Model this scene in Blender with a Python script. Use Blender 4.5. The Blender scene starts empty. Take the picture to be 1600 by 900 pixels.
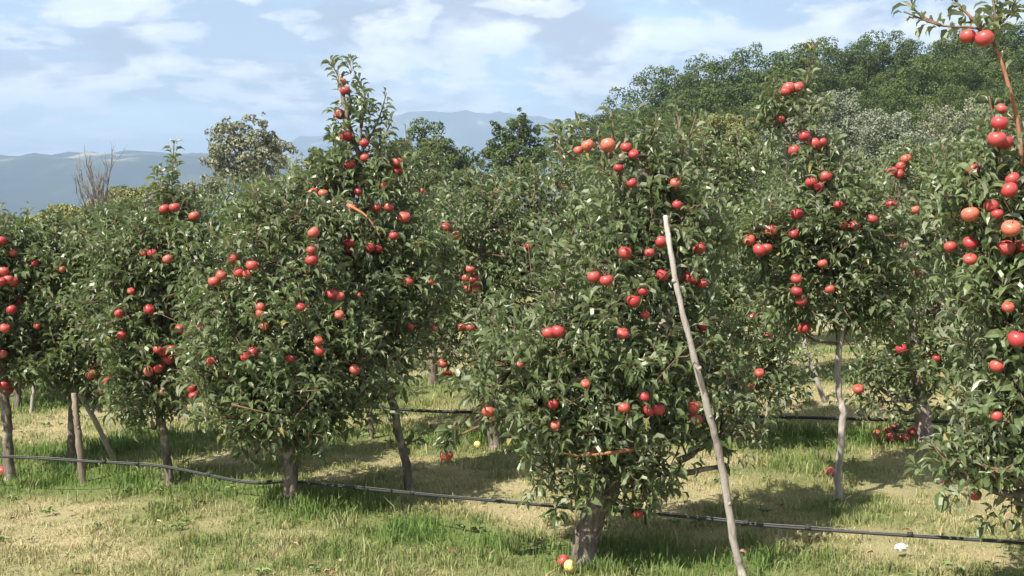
import bpy, math, random
import numpy as np
from mathutils import Vector, Matrix, Quaternion

SC = bpy.context.scene
COL = SC.collection
rng = np.random.default_rng(11)
random.seed(11)
R = math.radians

# ---------------------------------------------------------------- camera
F = 1900.0                       # focal length in pixels of the 1600x900 frame
EYE = np.array([0.0, 0.0, 1.6])
PITCH = math.atan(120 / F)
cam_d = bpy.data.cameras.new('camera')
cam = bpy.data.objects.new('camera', cam_d)
COL.objects.link(cam)
cam.location = EYE
cam.rotation_euler = (math.pi / 2 - PITCH, 0, 0)
cam_d.sensor_width = 36
cam_d.lens = F / 1600 * 36
cam_d.clip_start = 0.05
cam_d.clip_end = 30000
SC.camera = cam

# ---------------------------------------------------------------- world + sun
SUN_TRAVEL = Vector((0.60, 0.60, -0.98)).normalized()
to_sun = -SUN_TRAVEL
SUN_EL = math.asin(to_sun.z)
SUN_ROT = math.atan2(to_sun.x, to_sun.y)
world = bpy.data.worlds.new('World')
SC.world = world
world.use_nodes = True
nt = world.node_tree
nt.nodes.clear()


def N(nt, t, **kw):
    n = nt.nodes.new(t)
    for k, v in kw.items():
        if k == 'ins':
            for a, b in v.items():
                n.inputs[a].default_value = b
        else:
            setattr(n, k, v)
    return n


def L(nt, a, b):
    nt.links.new(a, b)


def M_(nt, op, a, b=None, clamp=False):
    n = nt.nodes.new('ShaderNodeMath')
    n.operation = op
    n.use_clamp = clamp
    for i, v in enumerate((a, b)):
        if v is None:
            continue
        if isinstance(v, (int, float)):
            n.inputs[i].default_value = v
        else:
            nt.links.new(v, n.inputs[i])
    return n.outputs[0]


def MIX(nt, fac, a, b, blend='MIX'):
    n = nt.nodes.new('ShaderNodeMix')
    n.data_type = 'RGBA'
    n.blend_type = blend
    for s, v in ((n.inputs[0], fac), (n.inputs[6], a), (n.inputs[7], b)):
        if isinstance(v, (int, float)):
            s.default_value = v
        elif isinstance(v, tuple):
            s.default_value = (*v[:3], 1)
        else:
            nt.links.new(v, s)
    return n.outputs[2]


def RAMP(nt, fac, stops, interp='EASE'):
    n = nt.nodes.new('ShaderNodeValToRGB')
    cr = n.color_ramp
    cr.interpolation = interp
    while len(cr.elements) > len(stops):
        cr.elements.remove(cr.elements[-1])
    while len(cr.elements) < len(stops):
        cr.elements.new(0.5)
    for e, (p, c) in zip(cr.elements, stops):
        e.position = p
        e.color = (*c, 1) if isinstance(c, tuple) else (c, c, c, 1)
    nt.links.new(fac, n.inputs[0])
    return n.outputs[0]


def NOISE(nt, vec, scale, detail=4, rough=0.5, dist=0.0):
    n = nt.nodes.new('ShaderNodeTexNoise')
    n.inputs['Scale'].default_value = scale
    n.inputs['Detail'].default_value = detail
    n.inputs['Roughness'].default_value = rough
    n.inputs['Distortion'].default_value = dist
    if vec is not None:
        nt.links.new(vec, n.inputs['Vector'])
    return n.outputs['Fac']


SKY_STRENGTH = 0.11
sky = N(nt, 'ShaderNodeTexSky', sky_type='NISHITA', sun_disc=False, sun_elevation=SUN_EL,
        sun_rotation=SUN_ROT, altitude=300, air_density=1.0, dust_density=0.6, ozone_density=2.0)
tc = N(nt, 'ShaderNodeTexCoord')
sep = N(nt, 'ShaderNodeSeparateXYZ')
L(nt, tc.outputs['Generated'], sep.inputs[0])
zz = M_(nt, 'ADD', M_(nt, 'MAXIMUM', sep.outputs[2], 0.0), 0.22)
cx = M_(nt, 'DIVIDE', sep.outputs[0], zz)
cy = M_(nt, 'DIVIDE', sep.outputs[1], zz)
comb = N(nt, 'ShaderNodeCombineXYZ')
L(nt, cx, comb.inputs[0])
L(nt, cy, comb.inputs[1])


def cloud_layer(loc, scale, detail, rough, stops, dist=0.25):
    mp = N(nt, 'ShaderNodeMapping')
    mp.inputs['Location'].default_value = loc
    L(nt, comb.outputs[0], mp.inputs[0])
    f = NOISE(nt, mp.outputs[0], scale, detail, rough, dist)
    return RAMP(nt, f, stops)


veil = cloud_layer((0.4, 0.2, 0), 1.3, 5, 0.5, [(0.33, 0.0), (0.55, 1.0)])
CL = (11.2, 5.1, 0.4)
puff = cloud_layer(CL, 2.1, 9, 0.55, [(0.46, 0.0), (0.51, 0.6), (0.62, 1.0)])
# the same puffs looked up a little nearer to the sun: where these are thick the cloud shades itself
shade = cloud_layer((CL[0] + 0.05, CL[1] + 0.14, CL[2]), 2.1, 9, 0.55, [(0.48, 0.0), (0.60, 1.0)])
CLOUD_GREY = (1.75, 1.95, 2.4)
CLOUD_WHITE = (6.8, 6.65, 6.6)
body = MIX(nt, M_(nt, 'MULTIPLY', shade, 0.9), CLOUD_WHITE, CLOUD_GREY)
skycol = MIX(nt, M_(nt, 'MULTIPLY', veil, 0.65), sky.outputs[0], CLOUD_GREY)
skycol = MIX(nt, M_(nt, 'MULTIPLY', puff, 0.95), skycol, body)
CM = (2.2, 8.8, 1.7)
puff2 = cloud_layer(CM, 3.3, 8, 0.55, [(0.50, 0.0), (0.55, 0.6), (0.66, 1.0)])
shade2 = cloud_layer((CM[0] + 0.03, CM[1] + 0.09, CM[2]), 3.3, 8, 0.55, [(0.50, 0.0), (0.62, 1.0)])
body2 = MIX(nt, M_(nt, 'MULTIPLY', shade2, 0.95), CLOUD_WHITE, CLOUD_GREY)
skycol = MIX(nt, M_(nt, 'MULTIPLY', puff2, 0.85), skycol, body2)
bg = N(nt, 'ShaderNodeBackground')
bg.inputs['Strength'].default_value = SKY_STRENGTH
L(nt, skycol, bg.inputs[0])
wo = N(nt, 'ShaderNodeOutputWorld')
L(nt, bg.outputs[0], wo.inputs[0])

sun_d = bpy.data.lights.new('sun', 'SUN')
sun_d.energy = 5.0
sun_d.angle = R(0.55)
sun_d.color = (1.0, 0.93, 0.82)
sun = bpy.data.objects.new('sun', sun_d)
COL.objects.link(sun)
sun.rotation_euler = SUN_TRAVEL.to_track_quat('-Z', 'Y').to_euler()
sun.location = (-20, -15, 30)

vs = SC.view_settings
vs.view_transform = 'Standard'
vs.look = 'None'
vs.exposure = 1.15
vs.gamma = 1.0
vs.use_curve_mapping = False
SC.render.engine = 'CYCLES'
SC.cycles.use_denoising = True
SC.cycles.max_bounces = 5
SC.cycles.diffuse_bounces = 3
SC.cycles.glossy_bounces = 2
SC.cycles.transmission_bounces = 4
SC.cycles.volume_bounces = 0

# ---------------------------------------------------------------- maths helpers
CP, SP = math.cos(PITCH), math.sin(PITCH)


def ray(px, py):
    u, v = (px - 800) / F, (450 - py) / F
    return np.array([u, CP + v * SP, -SP + v * CP])


def P(px, py, d):
    """point seen in direction (px, py) at d metres ahead of the camera"""
    r = ray(px, py)
    return EYE + r * (d / r[1])


def proj(p):
    q = np.asarray(p) - EYE
    dep = q[..., 1] * CP - q[..., 2] * SP
    up = q[..., 1] * SP + q[..., 2] * CP
    return np.stack([800 + F * q[..., 0] / dep, 450 - F * up / dep], -1)


def softplus(x, k):
    return np.log1p(np.exp(np.clip(x / k, -40, 40))) * k


def sstep(a, b, x):
    t = np.clip((x - a) / (b - a), 0, 1)
    return t * t * (3 - 2 * t)


def hgt(x, y):
    """height of the land"""
    x = np.asarray(x, float)
    y = np.asarray(y, float)
    xc = np.clip(x, -40, 60)
    h = -0.055 * softplus(-xc - 1.6, 0.7) + 0.045 * softplus(xc - 2.4, 0.8)
    h = h * (1 - sstep(60, 300, y))
    h = h + 4.5 * sstep(2, 34, x - 0.02 * y) * sstep(42, 95, y) * (1 - sstep(250, 700, y))
    h = h - 14 * sstep(45, 600, y)
    h = h + 0.015 * np.sin(x * 2.1 + 0.7 * y) + 0.012 * np.sin(y * 2.9 - x)
    return h


def G(px, py):
    r = ray(px, py)
    a, b = 2.0, 200.0
    for _ in range(60):
        m = (a + b) / 2
        p = EYE + r * (m / r[1])
        if p[2] > hgt(p[0], p[1]):
            a = m
        else:
            b = m
    p = EYE + r * (a / r[1])
    p[2] = float(hgt(p[0], p[1]))
    return p


_tab = np.random.default_rng(5).random((256, 256))


def vnoise(x, y):
    xi, yi = np.floor(x).astype(int), np.floor(y).astype(int)
    fx, fy = x - xi, y - yi
    fx, fy = fx * fx * (3 - 2 * fx), fy * fy * (3 - 2 * fy)
    t = lambda a, b: _tab[a % 256, b % 256]
    return (t(xi, yi) * (1 - fx) + t(xi + 1, yi) * fx) * (1 - fy) + (t(xi, yi + 1) * (1 - fx) + t(xi + 1, yi + 1) * fx) * fy


def fbm(x, y, o=4):
    s, a, w = 0, 0.5, 0
    for i in range(o):
        s = s + a * vnoise(x * 2 ** i + 17.3 * i, y * 2 ** i + 9.1 * i)
        w += a
        a *= 0.55
    return s / w


def nrm(v):
    return v / np.maximum(np.linalg.norm(v, axis=-1, keepdims=True), 1e-9)


# ---------------------------------------------------------------- mesh helpers
def mesh_np(name, verts, tris, attrs=None, mat=None, smooth=False, mat_idx=None):
    verts = np.ascontiguousarray(verts, np.float32)
    tris = np.ascontiguousarray(tris, np.int32)
    me = bpy.data.meshes.new(name)
    me.vertices.add(len(verts))
    me.vertices.foreach_set('co', verts.ravel())
    me.loops.add(tris.size)
    me.loops.foreach_set('vertex_index', tris.ravel())
    me.polygons.add(len(tris))
    me.polygons.foreach_set('loop_start', np.arange(0, tris.size, 3, dtype=np.int32))
    me.polygons.foreach_set('use_smooth', np.full(len(tris), smooth))
    if mat_idx is not None:
        me.polygons.foreach_set('material_index', np.asarray(mat_idx, np.int32))
    for k, (dom, typ, arr) in (attrs or {}).items():
        a = me.attributes.new(k, typ, dom)
        arr = np.asarray(arr, np.float32)
        if typ == 'FLOAT_COLOR':
            if arr.shape[1] == 3:
                arr = np.concatenate([arr, np.ones((len(arr), 1), np.float32)], 1)
            a.data.foreach_set('color', arr.ravel())
        else:
            a.data.foreach_set('value', arr.ravel())
    me.update(calc_edges=True)
    me.validate()
    for m in (mat if isinstance(mat, (list, tuple)) else [mat]):
        if m is not None:
            me.materials.append(m)
    return me


def put(name, me, parent=None, loc=(0, 0, 0)):
    o = bpy.data.objects.new(name, me)
    COL.objects.link(o)
    o.location = loc
    if parent is not None:
        o.parent = parent
    return o


def tag(o, label=None, cat=None, group=None, kind=None):
    if label:
        o['label'] = label
    if cat:
        o['category'] = cat
    if group:
        o['group'] = group
    if kind:
        o['kind'] = kind
    return o


def empty(name, loc):
    o = bpy.data.objects.new(name, None)
    o.empty_display_size = 0.1
    COL.objects.link(o)
    o.location = loc
    return o


def dup(root, loc, rz, sc):
    r = root.copy()
    COL.objects.link(r)
    r.location = loc
    r.rotation_euler = (0, 0, rz)
    r.scale = (sc[0], sc[0], sc[1])
    for ch in root.children:
        c = ch.copy()
        COL.objects.link(c)
        c.parent = r
    return r


class Acc:
    def __init__(s):
        s.v, s.t, s.n = [], [], 0

    def add(s, v, t):
        s.v.append(v)
        s.t.append(t + s.n)
        s.n += len(v)

    def mesh(s, name, mat, smooth=True, origin=(0, 0, 0)):
        return mesh_np(name, np.concatenate(s.v) - np.asarray(origin), np.concatenate(s.t), mat=mat, smooth=smooth)


def tube(pts, rad, seg=7, knob=0.0, rs=None):
    pts = np.asarray(pts, float)
    n = len(pts)
    rad = np.broadcast_to(np.asarray(rad, float), (n,))
    tan = nrm(np.gradient(pts, axis=0))
    ref = np.array([0.31, 0.93, 0.2]) if abs(tan[0, 1]) < 0.8 else np.array([1.0, 0.1, 0.2])
    a = nrm(np.cross(tan, ref))
    b = np.cross(tan, a)
    th = np.linspace(0, 2 * math.pi, seg, endpoint=False)
    rr = rad[:, None] * np.ones((n, seg))
    if knob and rs is not None:
        rr = rr * (1 + knob * (rs.random((n, seg)) - 0.5))
    ring = pts[:, None] + rr[..., None] * (a[:, None] * np.cos(th)[None, :, None] + b[:, None] * np.sin(th)[None, :, None])
    v = np.concatenate([ring.reshape(-1, 3), pts[:1], pts[-1:]])
    i = np.arange(n - 1)[:, None] * seg
    j = np.arange(seg)[None]
    k = (j + 1) % seg
    q = [np.stack([i + j, i + k, i + seg + k], -1).reshape(-1, 3), np.stack([i + j, i + seg + k, i + seg + j], -1).reshape(-1, 3)]
    jj = np.arange(seg)
    kk = (jj + 1) % seg
    q.append(np.stack([np.full(seg, n * seg), kk, jj], -1))
    q.append(np.stack([np.full(seg, n * seg + 1), (n - 1) * seg + jj, (n - 1) * seg + kk], -1))
    return v, np.concatenate(q)


def resample(pts, n):
    """smooth curve (Catmull-Rom) through points"""
    p = np.asarray(pts, float)
    p = np.concatenate([[2 * p[0] - p[1]], p, [2 * p[-1] - p[-2]]])
    out = []
    m = len(p) - 3
    for t in np.linspace(0, m - 1e-6, n):
        i = int(t)
        f = t - i
        a, b, c, d = p[i:i + 4]
        out.append(0.5 * ((2 * b) + (c - a) * f + (2 * a - 5 * b + 4 * c - d) * f * f + (3 * b - a - 3 * c + d) * f ** 3))
    return np.array(out)


# ---------------------------------------------------------------- materials
def mat(name):
    m = bpy.data.materials.new(name)
    m.use_nodes = True
    t = m.node_tree
    return m, t, t.nodes['Principled BSDF']


def leaf_material(name, dark, mid, old, under, trans=(0.10, 0.17, 0.03), rough=0.42, tfac=0.22, spec=0.5):
    m, t, b = mat(name)
    at = N(t, 'ShaderNodeAttribute', attribute_name='tint')
    oi = N(t, 'ShaderNodeObjectInfo')
    f = at.outputs['Fac']
    top = RAMP(t, f, [(0.0, dark), (0.45, mid), (0.86, tuple(1.25 * c for c in mid)), (1.0, old)], 'LINEAR')
    geo = N(t, 'ShaderNodeNewGeometry')
    base = MIX(t, geo.outputs['Backfacing'], top, under)
    hv = N(t, 'ShaderNodeHueSaturation')
    L(t, base, hv.inputs['Color'])
    L(t, M_(t, 'ADD', M_(t, 'MULTIPLY', oi.outputs['Random'], 0.22), 0.89), hv.inputs['Value'])
    L(t, hv.outputs[0], b.inputs['Base Color'])
    b.inputs['Roughness'].default_value = rough
    b.inputs['Specular IOR Level'].default_value = spec
    tr = N(t, 'ShaderNodeBsdfTranslucent')
    tr.inputs[0].default_value = (*trans, 1)
    mx = N(t, 'ShaderNodeMixShader')
    mx.inputs[0].default_value = tfac
    L(t, b.outputs[0], mx.inputs[1])
    L(t, tr.outputs[0], mx.inputs[2])
    L(t, mx.outputs[0], t.nodes['Material Output'].inputs[0])
    return m


M_LEAF = leaf_material('apple_leaf', (0.050, 0.076, 0.028), (0.110, 0.144, 0.060), (0.30, 0.25, 0.09), (0.25, 0.275, 0.185), trans=(0.14, 0.21, 0.045), rough=0.40, tfac=0.28)
M_OAK = leaf_material('forest_leaf', (0.028, 0.046, 0.011), (0.062, 0.092, 0.021), (0.11, 0.13, 0.03), (0.06, 0.085, 0.026), rough=0.6, tfac=0.12, spec=0.3)
M_WILLOW = leaf_material('willow_leaf', (0.09, 0.11, 0.068), (0.155, 0.175, 0.12), (0.21, 0.23, 0.155), (0.18, 0.20, 0.145), rough=0.6, tfac=0.12)
M_OLIVE = leaf_material('olive_grey_leaf', (0.095, 0.105, 0.062), (0.175, 0.182, 0.115), (0.26, 0.26, 0.17), (0.21, 0.215, 0.15), rough=0.6, tfac=0.12)
M_YELLOW = leaf_material('yellowish_leaf', (0.10, 0.11, 0.028), (0.19, 0.195, 0.06), (0.27, 0.25, 0.09), (0.2, 0.2, 0.08), rough=0.6, tfac=0.15)


def bark_material(name, c0, c1, scale=18, c2=None):
    m, t, b = mat(name)
    tc = N(t, 'ShaderNodeTexCoord')
    mp = N(t, 'ShaderNodeMapping')
    mp.inputs['Scale'].default_value = (1, 1, 0.22)
    L(t, tc.outputs['Object'], mp.inputs[0])
    n = NOISE(t, mp.outputs[0], scale * 2, 6, 0.65, 0.4)
    n2 = NOISE(t, tc.outputs['Object'], scale * 0.45, 3, 0.6)
    col = RAMP(t, n, [(0.3, c0), (0.68, c1)], 'LINEAR')
    if c2:
        col = MIX(t, RAMP(t, n2, [(0.52, 0.0), (0.6, 1.0)]), col, c2)
    L(t, col, b.inputs['Base Color'])
    b.inputs['Roughness'].default_value = 0.9
    b.inputs['Specular IOR Level'].default_value = 0.15
    bp = N(t, 'ShaderNodeBump')
    bp.inputs['Strength'].default_value = 0.7
    bp.inputs['Distance'].default_value = 0.01
    L(t, n, bp.inputs['Height'])
    L(t, bp.outputs[0], b.inputs['Normal'])
    return m


M_BARK = bark_material('apple_bark', (0.055, 0.043, 0.033), (0.20, 0.17, 0.135), 18, (0.27, 0.24, 0.2))
M_TWIG = bark_material('twig_bark', (0.10, 0.06, 0.04), (0.20, 0.13, 0.085), 25)
M_SHOOT = bark_material('red_brown_shoot', (0.22, 0.09, 0.05), (0.36, 0.17, 0.10), 25)
M_POLE = bark_material('weathered_pole', (0.18, 0.16, 0.14), (0.42, 0.385, 0.345), 14, (0.30, 0.27, 0.24))
M_STAKE = bark_material('brown_stake', (0.10, 0.08, 0.06), (0.26, 0.22, 0.17), 14)
M_PINKBARK = bark_material('pinkish_grey_bark', (0.15, 0.115, 0.10), (0.36, 0.29, 0.26), 16)
M_GREYBARK = bark_material('grey_bark', (0.10, 0.09, 0.08), (0.24, 0.21, 0.18), 3)


def apple_material(name, red, blush, thr):
    m, t, b = mat(name)
    tc = N(t, 'ShaderNodeTexCoord')
    oi = N(t, 'ShaderNodeObjectInfo')
    off = N(t, 'ShaderNodeVectorMath', operation='ADD')
    cm = N(t, 'ShaderNodeCombineXYZ')
    L(t, M_(t, 'MULTIPLY', oi.outputs['Random'], 40.0), cm.inputs[0])
    L(t, tc.outputs['Object'], off.inputs[0])
    L(t, cm.outputs[0], off.inputs[1])
    n = NOISE(t, off.outputs[0], 14, 2, 0.5)
    mp = N(t, 'ShaderNodeMapping')
    mp.inputs['Scale'].default_value = (1, 1, 0.12)
    L(t, off.outputs[0], mp.inputs[0])
    st = NOISE(t, mp.outputs[0], 120, 3, 0.6)
    f = M_(t, 'ADD', n, M_(t, 'MULTIPLY', M_(t, 'SUBTRACT', st, 0.5), 0.35))
    f = M_(t, 'ADD', f, M_(t, 'MULTIPLY', M_(t, 'SUBTRACT', oi.outputs['Random'], 0.5), 0.36))
    col = RAMP(t, f, [(thr, red), (thr + 0.22, blush)], 'LINEAR')
    L(t, col, b.inputs['Base Color'])
    b.inputs['Roughness'].default_value = 0.42
    b.inputs['Specular IOR Level'].default_value = 0.5
    b.inputs['Subsurface Weight'].default_value = 0.0
    return m


M_APPLE = apple_material('apple_skin', (0.34, 0.036, 0.040), (0.50, 0.15, 0.085), 0.60)
M_APPLE_DULL = apple_material('apple_skin_orange', (0.36, 0.055, 0.048), (0.52, 0.18, 0.10), 0.55)
M_APPLE_YELLOW = apple_material('apple_skin_yellow', (0.55, 0.25, 0.06), (0.62, 0.52, 0.18), 0.30)


def plain(name, col, rough=0.6, spec=0.4, nscale=0, namp=0.3):
    m, t, b = mat(name)
    b.inputs['Roughness'].default_value = rough
    b.inputs['Specular IOR Level'].default_value = spec
    tc = N(t, 'ShaderNodeTexCoord')
    n = NOISE(t, tc.outputs['Object'], nscale or 20, 4, 0.6)
    c = MIX(t, n, tuple(x * (1 - namp) for x in col), tuple(min(1, x * (1 + namp)) for x in col))
    L(t, c, b.inputs['Base Color'])
    return m


M_PIPE = plain('black_polyethylene', (0.022, 0.023, 0.024), 0.6, 0.35, 30)
M_WIRE = plain('galvanised_wire', (0.10, 0.10, 0.10), 0.5, 0.5, 60)
M_TIE = plain('black_tie', (0.02, 0.02, 0.02), 0.7)
M_PAPER = plain('white_paper', (0.6, 0.6, 0.57), 0.8, 0.2, 30, 0.06)

# grass
m, t, b = mat('grass_blade')
at = N(t, 'ShaderNodeAttribute', attribute_name='col')
L(t, at.outputs['Color'], b.inputs['Base Color'])
b.inputs['Roughness'].default_value = 0.6
b.inputs['Specular IOR Level'].default_value = 0.25
tr = N(t, 'ShaderNodeBsdfTranslucent')
L(t, at.outputs['Color'], tr.inputs[0])
mx = N(t, 'ShaderNodeMixShader')
mx.inputs[0].default_value = 0.3
L(t, b.outputs[0], mx.inputs[1])
L(t, tr.outputs[0], mx.inputs[2])
L(t, mx.outputs[0], t.nodes['Material Output'].inputs[0])
M_GRASS = m

m, t, b = mat('meadow_ground')
at = N(t, 'ShaderNodeAttribute', attribute_name='col')
tc = N(t, 'ShaderNodeTexCoord')
n1 = NOISE(t, tc.outputs['Object'], 9, 6, 0.65)
n2 = NOISE(t, tc.outputs['Object'], 55, 4, 0.7)
c = MIX(t, M_(t, 'MULTIPLY', n1, 0.9), at.outputs['Color'], (0.11, 0.085, 0.05))
c = MIX(t, RAMP(t, n2, [(0.35, 0.0), (0.7, 0.7)]), c, (0.23, 0.20, 0.115))
c = MIX(t, 0.5, at.outputs['Color'], c)
L(t, c, b.inputs['Base Color'])
b.inputs['Roughness'].default_value = 0.95
b.inputs['Specular IOR Level'].default_value = 0.1
bp = N(t, 'ShaderNodeBump')
bp.inputs['Strength'].default_value = 0.8
bp.inputs['Distance'].default_value = 0.03
L(t, n2, bp.inputs['Height'])
L(t, bp.outputs[0], b.inputs['Normal'])
M_GROUND = m

m, t, b = mat('wooded_hillside')
tc = N(t, 'ShaderNodeTexCoord')
n1 = NOISE(t, tc.outputs['Object'], 0.004, 8, 0.6)
c = RAMP(t, n1, [(0.3, (0.010, 0.018, 0.016)), (0.5, (0.022, 0.032, 0.020)), (0.58, (0.05, 0.06, 0.035)), (0.66, (0.26, 0.24, 0.15))], 'LINEAR')
L(t, c, b.inputs['Base Color'])
b.inputs['Roughness'].default_value = 1
b.inputs['Specular IOR Level'].default_value = 0
M_HILL = m

# ---------------------------------------------------------------- ground sheet
# rows of the orchard, as lines through the trunks (x, y) used for the longer, greener grass
ROW1 = np.array([[4.5, 4.2], [2.07, 4.92], [0.33, 5.53], [-1.21, 6.65], [-2.1, 7.2], [-3.1, 7.45], [-8, 8.8]])


def row1_y(x):
    return np.interp(x, ROW1[::-1, 0], ROW1[::-1, 1])


def greenness(x, y):
    d1 = np.abs(y - row1_y(x) - 0.02)
    g = np.exp(-(d1 / 0.42) ** 2) * np.clip(0.95 - 0.30 * np.clip(x - 0.2, 0, 3), 0.15, 1)
    g = np.maximum(g, 0.6 * np.exp(-((y - 8.55) / 0.5) ** 2))
    g = np.maximum(g, 0.7 * np.exp(-((y - 11.3) / 0.7) ** 2))
    n = fbm(x * 1.1 + 3, y * 1.1, 4)
    n2 = fbm(x * 3.7 + 13, y * 3.7 + 5, 3)
    base = 0.29
    v = base + 0.80 * g + 1.35 * (n - 0.5) + 0.9 * (n2 - 0.5)
    return np.clip(v, 0, 1)


GREEN = np.array([0.115, 0.195, 0.045])
GREEN2 = np.array([0.205, 0.235, 0.085])
STRAW = np.array([0.44, 0.385, 0.215])


def grass_col(g):
    g = g[:, None]
    lo = STRAW * (1 - g * 2) + GREEN2 * g * 2
    hi = GREEN2 * (2 - g * 2) + GREEN * (g * 2 - 1)
    return np.where(g < 0.5, lo, hi)


def build_ground():
    s = np.linspace(-1, 1, 261)
    gx = np.sign(s) * (np.abs(s) * 8 + 9000 * np.abs(s) ** 9)
    ty = np.linspace(0, 1, 281)
    gy = -30 + 34 * np.minimum(ty / 0.08, 1) + np.clip(ty - 0.08, 0, 1) * 22 + 9000 * np.clip((ty - 0.08) / 0.92, 0, 1) ** 8
    X, Y = np.meshgrid(gx, gy)
    Z = hgt(X, Y)
    v = np.stack([X, Y, Z], -1).reshape(-1, 3)
    nx, ny = len(gx), len(gy)
    i = (np.arange(ny - 1)[:, None] * nx + np.arange(nx - 1)[None]).ravel()
    tris = np.concatenate([np.stack([i, i + 1, i + nx + 1], -1), np.stack([i, i + nx + 1, i + nx], -1)])
    g = greenness(v[:, 0], v[:, 1])
    far = sstep(60, 200, v[:, 1])
    g = g * (1 - far) + 0.8 * far
    col = grass_col(g) * 0.85
    col = col * (1 - 0.5 * far[:, None])
    me = mesh_np('ground', v, tris, {'col': ('POINT', 'FLOAT_COLOR', col)}, M_GROUND, True)
    return tag(put('ground', me), 'mown meadow ground of dry and green grass under the orchard', kind='structure')


build_ground()


# ---------------------------------------------------------------- distant hills
def hills(name, prof, dist, depth, label, seed):
    rs = np.random.default_rng(seed)
    px = np.array([p[0] for p in prof], float)
    hp = np.array([(330 - p[1]) / F * dist for p in prof])
    az = np.linspace(-1900, 3500, 420)
    rad = np.linspace(0, 1, 40)
    A, Rr = np.meshgrid(az, rad)
    ridge = np.interp(A, px, hp)
    X = (A - 800) / F * (dist + (Rr - 0.5) * depth)
    Y = dist + (Rr - 0.5) * depth
    prof_r = np.sin(np.clip(Rr, 0, 1) * math.pi) ** 0.9
    n = fbm(A / 160 + seed, Rr * 5 + seed, 5) - 0.5
    n2 = fbm(A / 28 + seed, Rr * 12 + 3, 3) - 0.5
    Z = -18 + (ridge + 18) * prof_r * (1 + 0.75 * n * (1 - prof_r ** 4) + 0.10 * n2) + 6 * n2 * prof_r
    v = np.stack([X, Y, Z], -1).reshape(-1, 3)
    nx = len(az)
    i = (np.arange(len(rad) - 1)[:, None] * nx + np.arange(nx - 1)[None]).ravel()
    tris = np.concatenate([np.stack([i, i + 1, i + nx + 1], -1), np.stack([i, i + nx + 1, i + nx], -1)])
    me = mesh_np(name, v, tris, mat=M_HILL, smooth=True)
    return tag(put(name, me), label, kind='structure')


hills('hills', [(-2000, 250), (-200, 247), (0, 245), (80, 243), (180, 238), (250, 240), (330, 244), (420, 258), (560, 275), (800, 290), (1500, 285), (3600, 270)],
      3300, 2000, 'long blue hazy hills across the valley', 3)
hills('mountains', [(-2000, 250), (0, 252), (250, 246), (400, 236), (470, 218), (540, 208), (600, 188), (640, 181), (690, 187), (740, 180), (800, 184), (880, 190), (1000, 205), (1300, 215), (3600, 235)],
      6200, 2400, 'farthest blue mountain ridge behind the trees', 8)

# ---------------------------------------------------------------- leaves
LEN = 0.072


def leaf_template(arch, fold, wid, twist=0.0):
    """a folded, arched blade along +X with its upper side to +Z: 8 vertices, 8 triangles"""
    xs = np.array([0, 0.33, 0.68, 1.0])
    ang = -arch * xs
    mx_, mz = np.zeros(4), np.zeros(4)
    for i in range(1, 4):
        a = -arch * (xs[i] + xs[i - 1]) / 2 + arch * 0.35
        d = xs[i] - xs[i - 1]
        mx_[i] = mx_[i - 1] + d * math.cos(a)
        mz[i] = mz[i - 1] + d * math.sin(a)
    w = np.array([0, 0.5, 0.42, 0]) * wid
    v = [(mx_[i], 0, mz[i]) for i in range(4)]
    for s in (1, -1):
        for i in (1, 2):
            v.append((mx_[i], s * w[i] * math.cos(fold), mz[i] + w[i] * math.sin(fold) + s * twist * w[i]))
    f = [(0, 1, 4), (1, 2, 5), (1, 5, 4), (2, 3, 5), (0, 6, 1), (1, 7, 2), (1, 6, 7), (2, 7, 3)]
    v = np.array(v, float)
    return v, np.array(f)


LEAVES = [leaf_template(1.6, 0.9, 0.44), leaf_template(2.2, 0.7, 0.44, 0.2), leaf_template(0.9, 1.05, 0.44), leaf_template(1.5, 0.45, 0.44, -0.25)]
TINTS = np.linspace(0.05, 0.85, 5)
LEAF_MESH = []
for k, (lv, lf) in enumerate(LEAVES):
    LEAF_MESH.append([mesh_np('leaf_blade', lv, lf, {'tint': ('FACE', 'FLOAT', np.full(len(lf), tv))}, M_LEAF) for tv in list(TINTS) + [1.0]])


def frames(dirs, ups):
    x = nrm(dirs)
    y = nrm(np.cross(ups, x))
    z = np.cross(x, y)
    return np.stack([x, y, z], -1)          # columns


def leaf_mesh(name, pos, rot, size, kind, tint, origin, mat_):
    vs_, fs_, ts_ = [], [], []
    n = 0
    for k, (lv, lf) in enumerate(LEAVES):
        m = np.where(kind == k)[0]
        if len(m) == 0:
            continue
        v = np.einsum('nij,vj->nvi', rot[m], lv) * size[m, None, None] + pos[m, None] - origin
        vs_.append(v.reshape(-1, 3))
        fs_.append((lf[None] + (np.arange(len(m)) * len(lv))[:, None, None]).reshape(-1, 3) + n)
        ts_.append(np.repeat(tint[m], len(lf)))
        n += len(m) * len(lv)
    return mesh_np(name, np.concatenate(vs_), np.concatenate(fs_), {'tint': ('FACE', 'FLOAT', np.concatenate(ts_))}, mat_)


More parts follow.
